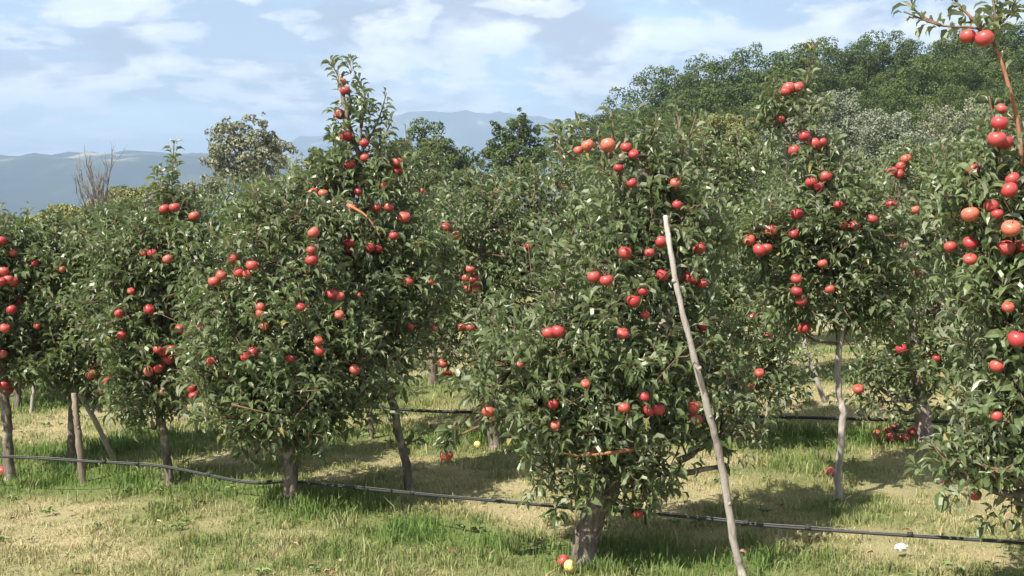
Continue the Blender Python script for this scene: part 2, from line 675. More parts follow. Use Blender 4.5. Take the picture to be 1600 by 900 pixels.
# ---------------------------------------------------------------- apples
def apple_mesh(name, seed, skin):
    rs = np.random.default_rng(seed)
    nu, nv = 14, 9
    prof = []
    for i in range(nv + 1):
        t = math.pi * i / nv
        r = math.sin(t) * (1 + 0.06 * math.cos(t))
        z = 0.90 * math.cos(t) - 0.30 * math.exp(-(t / 0.38) ** 2) + 0.14 * math.exp(-((math.pi - t) / 0.35) ** 2)
        prof.append((r, z))
    v = []
    lob = rs.uniform(0.01, 0.035)
    for i, (r, z) in enumerate(prof[1:-1]):
        for j in range(nu):
            a = 2 * math.pi * j / nu
            rr = r * (1 + lob * math.cos(5 * a) * (1 - z) * 0.5 + 0.03 * math.cos(a + seed))
            v.append((rr * math.cos(a), rr * math.sin(a), z + 0.03 * math.sin(a + 2 * seed)))
    top, bot = len(v), len(v) + 1
    v += [(0, 0, prof[0][1]), (0, 0, prof[-1][1])]
    f = []
    for i in range(nv - 2):
        for j in range(nu):
            a, b2, c, d = i * nu + j, i * nu + (j + 1) % nu, (i + 1) * nu + (j + 1) % nu, (i + 1) * nu + j
            f += [(a, c, b2), (a, d, c)]
    for j in range(nu):
        f.append((top, j, (j + 1) % nu))
        f.append((bot, (nv - 2) * nu + (j + 1) % nu, (nv - 2) * nu + j))
    nskin = len(f)
    sv, st = tube(np.array([[0, 0, prof[0][1] - 0.05], [0.03, 0.01, 0.8], [0.1, 0.03, 1.15]]), [0.05, 0.045, 0.06], 5)
    st = st + len(v)
    v = np.concatenate([np.array(v, float), sv])
    f = np.concatenate([np.array(f), st])
    idx = np.zeros(len(f))
    idx[nskin:] = 1
    return mesh_np(name, v, f, mat=[skin, M_TWIG], smooth=True, mat_idx=idx)


APPLES = [apple_mesh('apple_fruit', s, M_APPLE) for s in range(4)] + [apple_mesh('apple_fruit', 9 + s, M_APPLE_DULL) for s in range(2)]
APPLE_YELLOW = apple_mesh('apple_fruit', 21, M_APPLE_YELLOW)


def put_apple(p, diam, parent, origin, rs, me=None):
    o = put('apple', me or APPLES[rs.integers(0, 6)], parent)
    o.location = np.asarray(p) - origin
    o.rotation_euler = (rs.uniform(-0.5, 0.5), rs.uniform(-0.5, 0.5), rs.uniform(0, 6.28))
    s = diam / 2
    o.scale = (s, s, s * rs.uniform(0.94, 1.02))
    return o


# ---------------------------------------------------------------- apple trees
def make_tree(name, label, base_px, trunk, blobs, apples=(), shoots=(), limbs=(), n_leaf=5000, n_parts=300, group=None,
              trunk_mat=None, trunk_r=(0.05, 0.02), seed=0, cull=(), depth_of=None, base=None, leaf_size=1.0, pale=0.0, trunk_kw=None):
    """trunk, blobs, apples, shoots and limbs are given as directions (px, py) plus metres of depth relative to the trunk's foot"""
    rs = np.random.default_rng(1000 + seed)
    b0 = G(*base_px) if base is None else np.asarray(base, float)
    D = b0[1]
    root = empty(name, b0)
    tag(root, label, 'apple tree', group)
    S = D / F
    # trunk
    tp = [b0 - np.array([0, 0, 0.06])] + [P(q[0], q[1], D + (q[2] if len(q) > 2 else 0)) for q in trunk]
    nseg = 5 * len(tp)
    tpts = resample(tp, nseg)
    tpts[1:] += rs.normal(0, 0.004, (nseg - 1, 3))
    tr = trunk_r[0] + (trunk_r[1] - trunk_r[0]) * np.linspace(0, 1, nseg) ** 0.8
    tr[0] *= 1.6
    tr[1] *= 1.2
    a = Acc()
    a.add(*tube(tpts, tr, 12, 0.34, rs))
    put('trunk', a.mesh('trunk', trunk_mat or M_BARK, True, b0), root)
    # crown volumes
    C, RD = [], []
    for q in blobs:
        px, py, rx, ry = q[:4]
        do = q[4] if len(q) > 4 else 0.0
        dr = q[5] if len(q) > 5 else 0.85 * (rx + ry) / 2 * S
        C.append(P(px, py, D + do))
        RD.append((rx * S, dr, ry * S))
    C, RD = np.array(C), np.array(RD)
    # limbs from the trunk to each crown volume
    for q in limbs:
        pts = resample([P(w[0], w[1], D + w[2]) for w in q['pts']], 12)
        pts[1:-1] += rs.normal(0, 0.004, (10, 3))
        a = Acc()
        a.add(*tube(pts, np.linspace(q['r'][0], q['r'][1], 12), 7, 0.15, rs))
        put('branch', a.mesh('branch', q.get('mat', M_BARK), True, b0), root)
    up_tr = tpts[int(nseg * 0.35):]
    skel = [up_tr]
    for c, r in zip(C, RD):
        dist = np.linalg.norm((up_tr - (c - [0, 0, r[2] * 0.9])), axis=1)
        s = up_tr[np.argmin(dist)]
        mid = s * 0.5 + c * 0.5 + np.array([0, 0, -0.06]) + rs.normal(0, 0.02, 3)
        pts = resample([s, mid, c + np.array([0, 0, r[2] * 0.35])], 9)
        a = Acc()
        a.add(*tube(pts, np.linspace(trunk_r[0] * 0.42, 0.006, 9), 6, 0.15, rs))
        put('branch', a.mesh('branch', M_BARK, True, b0), root)
        skel.append(pts)
    skel = np.concatenate(skel)
    # leafy shoots
    vol = (RD[:, 0] * RD[:, 1] * RD[:, 2]) ** 0.72
    per = 9
    nsh = max(1, int(n_leaf * 1.18 / per))
    bi = rs.choice(len(C), nsh, p=vol / vol.sum())
    dv = nrm(rs.normal(0, 1, (nsh, 3)))
    rr = rs.random(nsh) ** 0.42 * 0.98
    lump = 1 + 0.26 * np.sin(dv[:, 0] * 5 + bi) * np.sin(dv[:, 2] * 6 + bi * 2)
    start = C[bi] + dv * rr[:, None] * RD[bi] * lump[:, None]
    sdir = nrm(dv * 0.75 + np.array([0, 0, 0.55]) + rs.normal(0, 0.45, (nsh, 3)))
    slen = rs.uniform(0.07, 0.20, nsh)
    cnt = rs.integers(6, 12, nsh)
    big = rs.random(nsh) < 0.09
    slen[big] = np.minimum(slen[big] * 1.9, 0.16 + 0.35 * RD[bi[big]].min(1))
    slen = np.minimum(slen, 0.05 + 0.55 * RD[bi].min(1))
    cnt[big] += 5
    sdir[big] = nrm(sdir[big] + np.array([0, 0, 0.8]))
    spts, sds, sls, scs = [start], [sdir], [slen], [cnt]
    tw = Acc()
    for q in shoots:                                  # long shoots seen against the sky: polyline + leaf count
        pts = resample([P(w[0], w[1], D + (w[2] if len(w) > 2 else 0)) for w in q['pts']], 10)
        r0 = q.get('r', (0.007, 0.003))
        a = Acc()
        a.add(*tube(pts, np.linspace(r0[0], r0[1], 10), 6))
        put('shoot', a.mesh('shoot', q.get('mat', M_TWIG), True, b0), root)
        for k in range(9):
            if q.get('from', 0) > k:
                continue
            seg = pts[k + 1] - pts[k]
            spts.append(pts[k:k + 1] + rs.normal(0, 0.004, (1, 3)))
            sds.append(nrm(seg)[None])
            sls.append(np.array([np.linalg.norm(seg)]))
            scs.append(np.array([max(1, int(round(q['n'] / 9)))]))
    start, sdir, slen, cnt = np.concatenate(spts), np.concatenate(sds), np.concatenate(sls), np.concatenate(scs)
    # twigs
    nt_ = 0
    for k in rs.permutation(nsh)[:int(nsh * 0.5)]:
        j = np.argmin(np.linalg.norm(skel - start[k], axis=1))
        p0 = skel[j]
        if np.linalg.norm(p0 - start[k]) > 0.4:
            p0 = start[k] - sdir[k] * 0.15
        e = start[k] + sdir[k] * slen[k]
        tw.add(*tube(np.array([p0, start[k], e]), [0.0045, 0.0032, 0.0016], 3))
    if tw.n:
        tag(put('twigs', tw.mesh('twigs', M_TWIG, True, b0), root), kind='stuff')
    idx = np.repeat(np.arange(len(start)), cnt)
    k_in = np.concatenate([np.arange(c) for c in cnt])
    t_ = (k_in + rs.random(len(idx)) * 0.6) / cnt[idx]
    az = k_in * 2.4 + rs.random(len(idx)) * 0.8 + idx
    sd = sdir[idx]
    e1 = nrm(np.cross(sd, np.array([0.2, 0.3, 0.9])))
    e2 = np.cross(sd, e1)
    rad_ = e1 * np.cos(az)[:, None] + e2 * np.sin(az)[:, None]
    ld = nrm(rad_ * (1.0 - 0.45 * t_[:, None]) + sd * (0.35 + 0.55 * t_[:, None]) + np.array([0, 0, -0.22]) + rs.normal(0, 0.22, (len(idx), 3)))
    pos = start[idx] + sd * (slen[idx] * t_)[:, None] + ld * 0.012
    upv = nrm(np.array([0, 0, 1.0]) + 0.5 * sd + rs.normal(0, 0.42, (len(idx), 3)))
    rot = frames(ld, upv)
    size = LEN * leaf_size * rs.uniform(0.68, 1.18, len(idx)) * np.where(t_ > 0.85, 0.75, 1)
    kind = rs.integers(0, 4, len(idx))
    tint = np.clip(rs.normal(0.42, 0.2, len(idx)) + 0.12 * np.sin(idx * 1.7), 0, 0.86)
    tint[rs.random(len(idx)) < 0.008] = 1.0
    # apples on the outside of the crown
    keep = np.ones(len(pos), bool)
    lp = proj(pos + ld * LEN * 0.5)
    for q in apples:
        px, py = q[0], q[1]
        w = q[2] if len(q) > 2 else 19
        front = None
        for c, r, bb in zip(C, RD, blobs):
            cp = proj(c)
            u = ((px - cp[0]) / (r[0] / S)) ** 2 + ((py - cp[1]) / (r[2] / S)) ** 2
            if u < 1:
                f = c[1] - r[1] * math.sqrt(1 - u) * 0.92
                front = f if front is None else min(front, f)
        dd = (D if front is None else front) if len(q) < 4 else D + q[3]
        dd += 0.05 * rs.random() ** 2 if len(q) < 4 else 0
        ap = P(px, py, dd)
        diam = min(max(w * dd / F, 0.05), 0.084) * 0.89
        put_apple(ap, diam, root, b0, rs)
        sp = np.hypot(lp[:, 0] - px, lp[:, 1] - py)
        inf = (pos[:, 1] < dd + 0.01) & (sp < w * 0.66)
        keep &= ~(inf & (rs.random(len(pos)) < (0.42 + 0.45 * rs.random())))
        keep &= np.linalg.norm(pos - ap, axis=1) > diam * 0.5
    for line, wid, dep in cull:                        # a pole leaning in front of the crown keeps the leaves back
        for (x0, y0), (x1, y1) in zip(line[:-1], line[1:]):
            d_ = np.array([x1 - x0, y1 - y0], float)
            tt = np.clip(((lp - [x0, y0]) @ d_) / (d_ @ d_), 0, 1)
            dist = np.linalg.norm(lp - (np.array([x0, y0]) + tt[:, None] * d_), axis=1)
            keep &= ~((dist < wid) & (pos[:, 1] < dep + 0.03))
    g = hgt(pos[:, 0], pos[:, 1])
    keep &= pos[:, 2] > g + 0.08
    pos, rot, size, kind, tint, lp, ld = pos[keep], rot[keep], size[keep], kind[keep], tint[keep], lp[keep], ld[keep]
    # the leaves that show largest become leaves of their own
    single = np.zeros(len(pos), bool)
    if n_parts:
        cell = (lp // 11).astype(int)
        key = cell[:, 0] * 5000 + cell[:, 1]
        order = np.lexsort((pos[:, 1], key))
        first = order[np.concatenate([[True], key[order][1:] != key[order][:-1]])]
        inside = (lp[first, 0] > 0) & (lp[first, 0] < 1600) & (lp[first, 1] > 0) & (lp[first, 1] < 900)
        first = first[inside]
        ax = np.abs((rot[first][:, :, 2] * nrm(pos[first] - EYE)).sum(1))
        first = first[np.argsort(-(ax * size[first] / pos[first, 1]))][:n_parts]
        single[first] = True
        for i in first:
            tk = 5 if tint[i] > 0.95 else int(np.argmin(np.abs(TINTS - tint[i])))
            o = bpy.data.objects.new('leaf', LEAF_MESH[kind[i]][tk])
            COL.objects.link(o)
            o.parent = root
            o.rotation_mode = 'QUATERNION'
            o.rotation_quaternion = Matrix(rot[i].tolist()).to_quaternion()
            o.location = pos[i] - b0
            o.scale = (size[i],) * 3
    r = ~single
    tag(put('foliage', leaf_mesh('foliage', pos[r], rot[r], size[r], kind[r], tint[r], b0, M_LEAF), root), kind='stuff')
    return root


# centre tree ------------------------------------------------------------
POLE_A = [(1161, 903), (1148, 850), (1130, 740), (1112, 660), (1085, 560), (1062, 470), (1047, 390), (1040, 338)]
make_tree('apple_tree', 'large apple tree in the middle with thick leaning trunk beside the pale prop pole', (905, 882),
          [(918, 830), (948, 765), (975, 690), (1010, 600, .05), (1045, 470, .1), (1060, 350, .1), (1030, 270, .05), (985, 235)],
          [(935, 745, 92, 62, -.05, .26), (985, 690, 110, 60, 0, .35), (805, 600, 108, 85, 0, .36), (880, 660, 100, 60, -.05, .36), (900, 540, 130, 110, 0, .42), (1010, 600, 120, 110, 0, .45),
           (1095, 600, 95, 100, .15, .38), (1145, 675, 62, 48, .15, .24), (960, 440, 120, 95, 0, .40), (1050, 440, 85, 120, .22, .34),
           (1010, 340, 85, 75, .02, .30), (1090, 380, 50, 75, .15, .22), (930, 228, 48, 28, 0, .12), (985, 255, 48, 45, 0, .16), (1045, 290, 40, 50, .05, .15), (865, 755, 32, 38, -.08, .14), (1010, 755, 45, 32, -.08, .16)],
          [(918, 227, 23), (904, 235, 18), (950, 227, 28), (978, 230, 21), (990, 241, 19), (966, 262, 17), (987, 286, 19), (1055, 286, 19),
           (977, 395, 25), (1033, 378, 23), (1092, 388, 25), (1035, 430, 23), (1080, 435, 27), (1097, 442, 22), (928, 432, 24), (948, 438, 25), (990, 470, 26), (1008, 492, 17),
           (973, 521, 24), (872, 518, 25), (857, 520, 23), (810, 570, 15), (763, 643, 25), (864, 632, 21), (867, 665, 19), (975, 637, 22), (1007, 620, 19),
           (1014, 641, 21), (1029, 640, 24), (1087, 655, 25), (1084, 636, 22), (1098, 510, 18), (1058, 320, 17),
           (698, 711, 25, -.12), (997, 803, 17, -.1), (915, 600, 16), (1005, 455, 20), (1015, 395, 18)],
          shoots=[dict(pts=[(1050, 300), (1062, 230), (1058, 165, .05)], n=40), dict(pts=[(1045, 290), (1075, 220), (1088, 180)], n=40),
                  dict(pts=[(950, 250), (958, 205), (955, 175)], n=14, **{'from': 3}), dict(pts=[(900, 250), (870, 225), (858, 192, .1)], n=10, **{'from': 2}),
                  dict(pts=[(1010, 260), (1010, 215), (1025, 190)], n=14, **{'from': 2}),
                  dict(pts=[(790, 650, -.1), (740, 670, -.15), (700, 690, -.14), (697, 702, -.13)], n=54, **{'from': 4}), dict(pts=[(712, 660, -.08), (703, 680, -.12), (696, 698, -.12)], n=34),
                  dict(pts=[(940, 700, -.25), (905, 712, -.32), (860, 702, -.36)], n=12, mat=M_SHOOT, r=(.009, .003)),
                  dict(pts=[(990, 702, -.3), (950, 708, -.36), (915, 712, -.36)], n=10, mat=M_SHOOT, r=(.010, .004)),
                  dict(pts=[(970, 760), (985, 785), (998, 795, -.1)], n=8)],
          limbs=[dict(pts=[(960, 745, 0), (1020, 740, .02), (1075, 738, .05), (1125, 729, .1)], r=(.022, .011)), dict(pts=[(1060, 720, .05), (1110, 690, .12), (1150, 665, .15)], r=(.018, .006))],
          n_leaf=8200, trunk_r=(.068, .018), seed=1, cull=[(POLE_A[:-1], 11, 5.25)])

# round tree on a straight trunk ----------------------------------------
make_tree('apple_tree', 'round bushy apple tree on a short straight trunk tied to the black pipe', (456, 790),
          [(456, 740), (455, 690), (455, 620), (450, 540), (440, 430), (430, 340)],
          [(455, 610, 140, 75, 0, .5), (400, 640, 80, 55, -.05, .32), (375, 670, 42, 45, -.1, .16), (500, 640, 75, 50, 0, .3), (450, 520, 150, 90, 0, .55), (370, 520, 80, 90, 0, .4), (530, 560, 65, 80, 0, .3), (430, 420, 125, 95, 0, .45), (440, 340, 85, 50, 0, .3), (345, 600, 45, 50, 0, .2)],
          [(330, 564, 17), (335, 440, 23), (346, 430, 19), (363, 405, 20), (373, 426, 20), (386, 428, 17), (394, 415, 22), (407, 480, 17), (407, 490, 18), (413, 510, 13), (383, 558, 18), (395, 550, 21),
           (453, 561, 14), (497, 532, 18), (499, 548, 23), (490, 363, 22), (486, 391, 17), (487, 406, 23), (299, 606, 20), (303, 618, 18), (554, 578, 20), (519, 460, 21), (530, 463, 19), (530, 492, 18), (470, 480, 14)],
          shoots=[dict(pts=[(420, 350), (412, 320), (415, 298)], n=14), dict(pts=[(470, 340), (478, 310), (470, 285)], n=14), dict(pts=[(375, 660), (378, 700), (395, 725)], n=20), dict(pts=[(440, 330), (445, 310), (440, 285)], n=14)],
          n_leaf=7600, trunk_r=(.048, .018), seed=2)

# slim leaning tree -------------------------------------------------------
make_tree('apple_tree', 'tallest slim apple tree on a thin dark trunk leaning left, tip against the sky', (643, 765),
          [(625, 680), (605, 590), (580, 500), (560, 420), (548, 330), (560, 250), (545, 190), (530, 120)],
          [(562, 190, 30, 45, 0, .10), (545, 145, 14, 30, 0, .06), (560, 250, 48, 40, 0, .15), (575, 300, 75, 45, 0, .24), (520, 290, 48, 32, 0, .16), (625, 270, 25, 30, 0, .1), (580, 370, 95, 60, 0, .32), (600, 450, 95, 75, 0, .36), (600, 530, 70, 60, 0, .28), (650, 420, 70, 80, .1, .3), (525, 370, 45, 50, 0, .2)],
          [(534, 128, 17), (539, 141, 19), (531, 178, 22), (541, 213, 23), (569, 224, 17), (570, 247, 17), (546, 257, 22), (621, 254, 20), (623, 267, 17), (488, 303, 23), (505, 302, 18), (550, 324, 22),
           (588, 325, 18), (607, 323, 20), (632, 339, 22), (578, 387, 21), (591, 389, 16), (615, 369, 17), (545, 381, 21), (545, 391, 16), (562, 505, 22), (638, 440, 18), (673, 440, 16), (641, 510, 13), (678, 513, 13), (563, 462, 14), (600, 290, 15), (560, 300, 15)],
          shoots=[dict(pts=[(545, 190), (532, 130), (516, 95)], n=34), dict(pts=[(565, 200), (570, 150), (556, 118)], n=26), dict(pts=[(560, 250), (590, 190), (604, 145)], n=30), dict(pts=[(600, 300), (640, 270), (655, 238)], n=26), dict(pts=[(520, 300), (480, 285), (455, 270)], n=20),
                  dict(pts=[(590, 250), (600, 215), (612, 190)], n=18), dict(pts=[(548, 322, -.2), (575, 340, -.28), (595, 372, -.3)], n=8, mat=M_SHOOT, r=(.009, .003)), dict(pts=[(626, 700), (645, 690), (660, 683)], n=14)],
          n_leaf=5000, trunk_r=(.026, .012), seed=3)

# left trees -----------------------------------------------------------------
make_tree('apple_tree', 'apple tree with one tall upright leader shoot, trunk leaning beside the brown stake', (267, 758),
          [(258, 690), (248, 640), (235, 560), (235, 450), (265, 350)],
          [(235, 560, 85, 65, 0, .35), (225, 610, 60, 40, 0, .24), (215, 490, 95, 80, 0, .4), (290, 530, 60, 90, 0, .3), (265, 430, 80, 70, 0, .34), (270, 350, 45, 45, 0, .2), (200, 400, 55, 55, 0, .25), (320, 400, 45, 60, .1, .2), (268, 300, 22, 40, 0, .1), (235, 645, 35, 30, -.05, .15)],
          [(190, 524, 18), (186, 490, 17), (233, 484, 21), (225, 395, 18), (238, 396, 18), (262, 405, 19), (303, 338, 20), (257, 327, 19), (273, 324, 20), (255, 549, 22), (263, 561, 22), (247, 546, 18), (268, 546, 18), (232, 580, 20), (248, 576, 18), (253, 612, 18), (310, 512, 18), (282, 514, 20), (205, 455, 14)],
          shoots=[dict(pts=[(265, 340), (268, 290), (272, 222)], n=52), dict(pts=[(262, 340), (255, 300), (253, 262)], n=24), dict(pts=[(225, 640), (205, 650), (195, 672)], n=14)],
          n_leaf=5600, trunk_r=(.028, .014), seed=4)
make_tree('apple_tree', 'low leafy apple tree left, above the straight brown stake and slanting prop stick', (112, 735),
          [(112, 680), (112, 620), (110, 550), (110, 450), (115, 370)],
          [(110, 540, 85, 75, 0, .4), (150, 580, 60, 50, 0, .28), (75, 570, 55, 45, 0, .28), (110, 450, 90, 70, 0, .4), (130, 395, 75, 40, 0, .3), (60, 410, 60, 60, 0, .3), (175, 360, 40, 30, .1, .2)],
          [(55, 412, 13), (97, 421, 13), (142, 585, 20), (166, 595, 21), (160, 610, 18), (183, 616, 19), (58, 510, 13), (30, 470, 13)],
          shoots=[dict(pts=[(180, 365), (182, 340), (180, 322)], n=12), dict(pts=[(95, 395), (92, 365), (90, 340)], n=16), dict(pts=[(130, 385), (125, 360), (130, 338)], n=14)],
          n_leaf=5000, trunk_r=(.03, .014), seed=5)
make_tree('apple_tree', 'apple tree cut by the left photo edge with a dark bare trunk', (14, 748),
          [(12, 680), (8, 620), (0, 540), (-15, 450), (-20, 380)],
          [(-30, 480, 75, 110, 0, .4), (-10, 560, 50, 50, 0, .25), (-40, 390, 70, 60, 0, .32), (10, 420, 28, 50, 0, .16)],
          [(5, 424, 20), (13, 437, 19), (2, 440, 18), (20, 440, 19), (18, 484, 19), (8, 513, 19), (3, 553, 19), (6, 602, 22), (12, 610, 20), (2, 376, 18), (20, 396, 14)],
          n_leaf=3600, trunk_r=(.036, .02), seed=6)

# tall tree right of centre -----------------------------------------------
make_tree('apple_tree', 'tall narrow apple tree on a pale thin crooked trunk right of the middle tree', (1312, 780),
          [(1311, 715), (1317, 655), (1310, 610), (1309, 570), (1316, 515), (1323, 450), (1317, 380), (1300, 300), (1270, 230), (1240, 150)],
          [(1240, 165, 32, 40, 0, .11), (1268, 225, 30, 30, 0, .11), (1285, 285, 40, 45, 0, .16), (1250, 350, 75, 50, 0, .28), (1190, 380, 50, 45, -.1, .2), (1330, 350, 80, 60, 0, .3), (1290, 430, 110, 70, 0, .4), (1370, 420, 70, 80, .1, .32), (1230, 470, 70, 60, 0, .28), (1350, 480, 60, 50, .1, .26), (1215, 190, 20, 18, 0, .08)],
          [(1232, 138, 23), (1246, 136, 22), (1227, 143, 18), (1219, 186, 16), (1257, 213, 20), (1241, 236, 22), (1273, 225, 23), (1284, 222, 18), (1268, 285, 22), (1290, 276, 23), (1280, 292, 19), (1245, 335, 23), (1205, 360, 30), (1170, 375, 23), (1187, 391, 26),
           (1198, 388, 20), (1240, 366, 19), (1317, 352, 18), (1336, 352, 19), (1363, 342, 20), (1393, 320, 21), (1244, 436, 20), (1245, 455, 21), (1252, 470, 21), (1256, 512, 23), (1297, 452, 18), (1310, 320, 18), (1285, 412, 18)],
          shoots=[dict(pts=[(1245, 180), (1262, 120), (1270, 68)], n=40, **{'from': 2}), dict(pts=[(1240, 170), (1215, 150), (1208, 122)], n=22), dict(pts=[(1230, 190), (1205, 180), (1178, 172)], n=22), dict(pts=[(1285, 260), (1292, 240), (1290, 210)], n=14), dict(pts=[(1255, 490), (1256, 505), (1256, 530)], n=8)],
          n_leaf=5600, trunk_r=(.020, .012), trunk_mat=M_POLE, seed=7)

# right edge tree ------------------------------------------------------------
make_tree('apple_tree', 'nearest apple tree, cut by the right photo edge, with a long reddish shoot', (1668, 955),
          [(1660, 850), (1650, 700), (1635, 560), (1620, 420), (1605, 300)],
          [(1610, 640, 90, 110, 0, .42), (1590, 740, 60, 70, -.05, .3), (1520, 730, 55, 42, -.05, .18), (1490, 745, 25, 28, -.05, .1), (1620, 500, 100, 100, 0, .45), (1560, 440, 65, 75, 0, .3), (1590, 340, 70, 65, 0, .3), (1520, 340, 45, 50, 0, .2), (1560, 250, 40, 40, .03, .18), (1680, 600, 120, 200, .1, .5), (1680, 380, 100, 120, .1, .4), (1590, 620, 50, 60, -.2, .2), (1530, 290, 30, 40, .05, .15)],
          [(1512, 57, 28, -.05), (1538, 60, 33, -.09), (1562, 192, 30, -.1), (1558, 217, 32, -.12), (1571, 222, 28, -.08), (1565, 170, 20, 0), (1520, 265, 26), (1516, 335, 32), (1485, 386, 23), (1516, 380, 27), (1516, 405, 25), (1549, 322, 26), (1558, 335, 22), (1582, 280, 27), (1577, 297, 30),
           (1580, 357, 34), (1573, 387, 30), (1597, 385, 26), (1575, 480, 22), (1590, 530, 34), (1558, 572, 27), (1557, 650, 18), (1523, 773, 24)],
          shoots=[dict(pts=[(1598, 260, -.05), (1590, 190, -.06), (1572, 120, -.06), (1556, 72, -.06)], n=1, mat=M_SHOOT, r=(.010, .006)),
                  dict(pts=[(1556, 72, -.05), (1530, 45, -.04), (1470, 40, -.02), (1412, 18)], n=26, mat=M_TWIG, r=(.006, .003)),
                  dict(pts=[(1548, 65, -.05), (1520, 30, -.05), (1495, 5), (1480, -25)], n=30), dict(pts=[(1552, 68, -.05), (1555, 25, -.03), (1545, -30)], n=34), dict(pts=[(1540, 50), (1575, 25), (1592, -15)], n=24),
                  dict(pts=[(1470, 40, -.02), (1440, 25), (1420, 5)], n=10), dict(pts=[(1520, 330), (1495, 320), (1480, 300)], n=12), dict(pts=[(1530, 720, -.1), (1480, 720, -.14), (1455, 690, -.14)], n=22), dict(pts=[(1500, 740, -.1), (1470, 760, -.12), (1480, 778, -.12)], n=16),
                  dict(pts=[(1560, 260), (1555, 200), (1545, 150)], n=22)],
          n_leaf=7600, trunk_r=(.07, .02), seed=8)

# second row ---------------------------------------------------------------
GR2 = 'apple trees of the second row behind the second black pipe'
make_tree('apple_tree', 'apple tree on a stout pinkish grey trunk behind the second pipe, right side', (1446, 690),
          [(1444, 655), (1438, 620), (1430, 560), (1430, 450), (1420, 350)],
          [(1430, 520, 110, 78, 0, .5), (1385, 605, 58, 44, -.1, .28), (1395, 635, 42, 24, -.15, .18), (1350, 590, 40, 40, -.1, .2), (1430, 575, 60, 30, -.05, .28), (1490, 560, 85, 62, 0, .42), (1430, 440, 110, 90, 0, .5), (1420, 350, 90, 60, 0, .4), (1510, 430, 80, 90, .1, .4), (1410, 270, 45, 40, 0, .2), (1500, 310, 80, 70, .1, .4)],
          [(1394, 268, 21), (1408, 260, 18), (1416, 248, 20), (1405, 272, 19), (1430, 328, 17), (1414, 386, 20), (1434, 429, 20), (1393, 503, 20), (1408, 545, 22), (1341, 608, 22), (1365, 422, 16), (1393, 322, 18), (1463, 560, 15)],
          shoots=[dict(pts=[(1410, 280), (1412, 250), (1408, 222)], n=16), dict(pts=[(1470, 300), (1478, 262), (1472, 225)], n=20), dict(pts=[(1385, 640, -.2), (1400, 655, -.2)], n=14)],
          n_leaf=5200, n_parts=0, trunk_r=(.062, .024), trunk_mat=M_PINKBARK, seed=11, group=GR2)
make_tree('apple_tree', 'second row apple tree between the middle tree and the pale crooked trunk', (1150, 690),
          [(1150, 650), (1150, 600), (1150, 500), (1140, 400), (1130, 320)],
          [(1160, 570, 95, 70, -.3, .4), (1190, 620, 50, 35, -.4, .2), (1150, 480, 100, 90, -.1, .45), (1140, 390, 90, 80, 0, .4), (1120, 310, 80, 60, 0, .35), (1215, 570, 45, 50, -.3, .25), (1090, 270, 60, 50, .1, .3), (1160, 270, 50, 45, .1, .25)],
          [(1177, 494, 22), (1200, 527, 17), (1140, 588, 22), (1187, 583, 18), (1120, 580, 17), (1170, 602, 18)],
          shoots=[dict(pts=[(1100, 270), (1098, 225), (1108, 190)], n=18), dict(pts=[(1150, 270), (1155, 230), (1150, 205)], n=16)],
          n_leaf=4800, n_parts=0, trunk_r=(.05, .02), seed=12, group=GR2)
make_tree('apple_tree', 'second row apple tree behind the left flank of the middle tree', (772, 700),
          [(770, 650), (765, 600), (755, 500), (750, 420), (760, 340)],
          [(740, 500, 80, 75, 0, .4), (760, 560, 60, 50, -.1, .3), (800, 460, 90, 90, .1, .45), (740, 400, 90, 75, 0, .4), (830, 370, 100, 80, .2, .45), (760, 330, 80, 45, .1, .35), (870, 310, 70, 55, .2, .35), (690, 540, 35, 35, -.1, .2)],
          [(697, 355, 17), (712, 368, 16), (735, 421, 18), (729, 434, 17), (739, 436, 17), (731, 452, 18), (743, 451, 18), (722, 511, 17), (735, 512, 17), (692, 568, 18), (699, 584, 17), (825, 385, 16)],
          shoots=[dict(pts=[(830, 320), (838, 285), (830, 255)], n=16), dict(pts=[(870, 290), (880, 255), (872, 235)], n=16), dict(pts=[(760, 320), (752, 295), (755, 272)], n=12)],
          n_leaf=5000, n_parts=0, trunk_r=(.045, .02), seed=13, group=GR2)
make_tree('apple_tree', 'second row apple tree on a thin grey trunk between round and leaning trees', (580, 685),
          [(579, 650), (574, 615), (580, 540), (590, 450), (610, 360)],
          [(590, 520, 85, 60, 0, .4), (610, 440, 90, 70, .1, .4), (640, 370, 85, 55, .1, .4), (690, 420, 60, 90, .1, .35), (660, 490, 60, 60, .1, .3), (560, 400, 70, 60, .1, .35)],
          [(640, 437, 15)], shoots=[dict(pts=[(680, 350), (690, 320), (684, 296)], n=14), dict(pts=[(720, 350), (728, 320), (722, 300)], n=14)],
          n_leaf=3600, n_parts=0, trunk_r=(.022, .014), seed=14, group=GR2)
make_tree('apple_tree', 'apple tree in the second row behind the round tree, left of its trunk', (288, 655),
          [(286, 625), (285, 590), (290, 500), (300, 400), (310, 350)],
          [(300, 520, 80, 70, 0, .4), (320, 430, 90, 70, 0, .4), (350, 365, 80, 42, 0, .35), (400, 350, 70, 42, .2, .3), (240, 380, 70, 55, .2, .35)],
          [], shoots=[dict(pts=[(360, 340), (368, 305), (362, 282)], n=14)], n_leaf=3600, n_parts=0, trunk_r=(.04, .02), seed=15, group=GR2)
make_tree('apple_tree', 'apple tree in the second row over the slanting prop stick on the left', (152, 645),
          [(150, 620), (150, 590), (150, 520), (145, 440), (140, 370)],
          [(150, 520, 75, 55, 0, .4), (140, 440, 85, 65, 0, .4), (150, 385, 80, 36, 0, .35), (200, 425, 70, 60, .1, .35)],
          [], shoots=[dict(pts=[(150, 375), (155, 352), (150, 335)], n=14), dict(pts=[(210, 385), (212, 360), (206, 340)], n=14)], n_leaf=3000, n_parts=0, trunk_r=(.035, .02), seed=16, group=GR2)
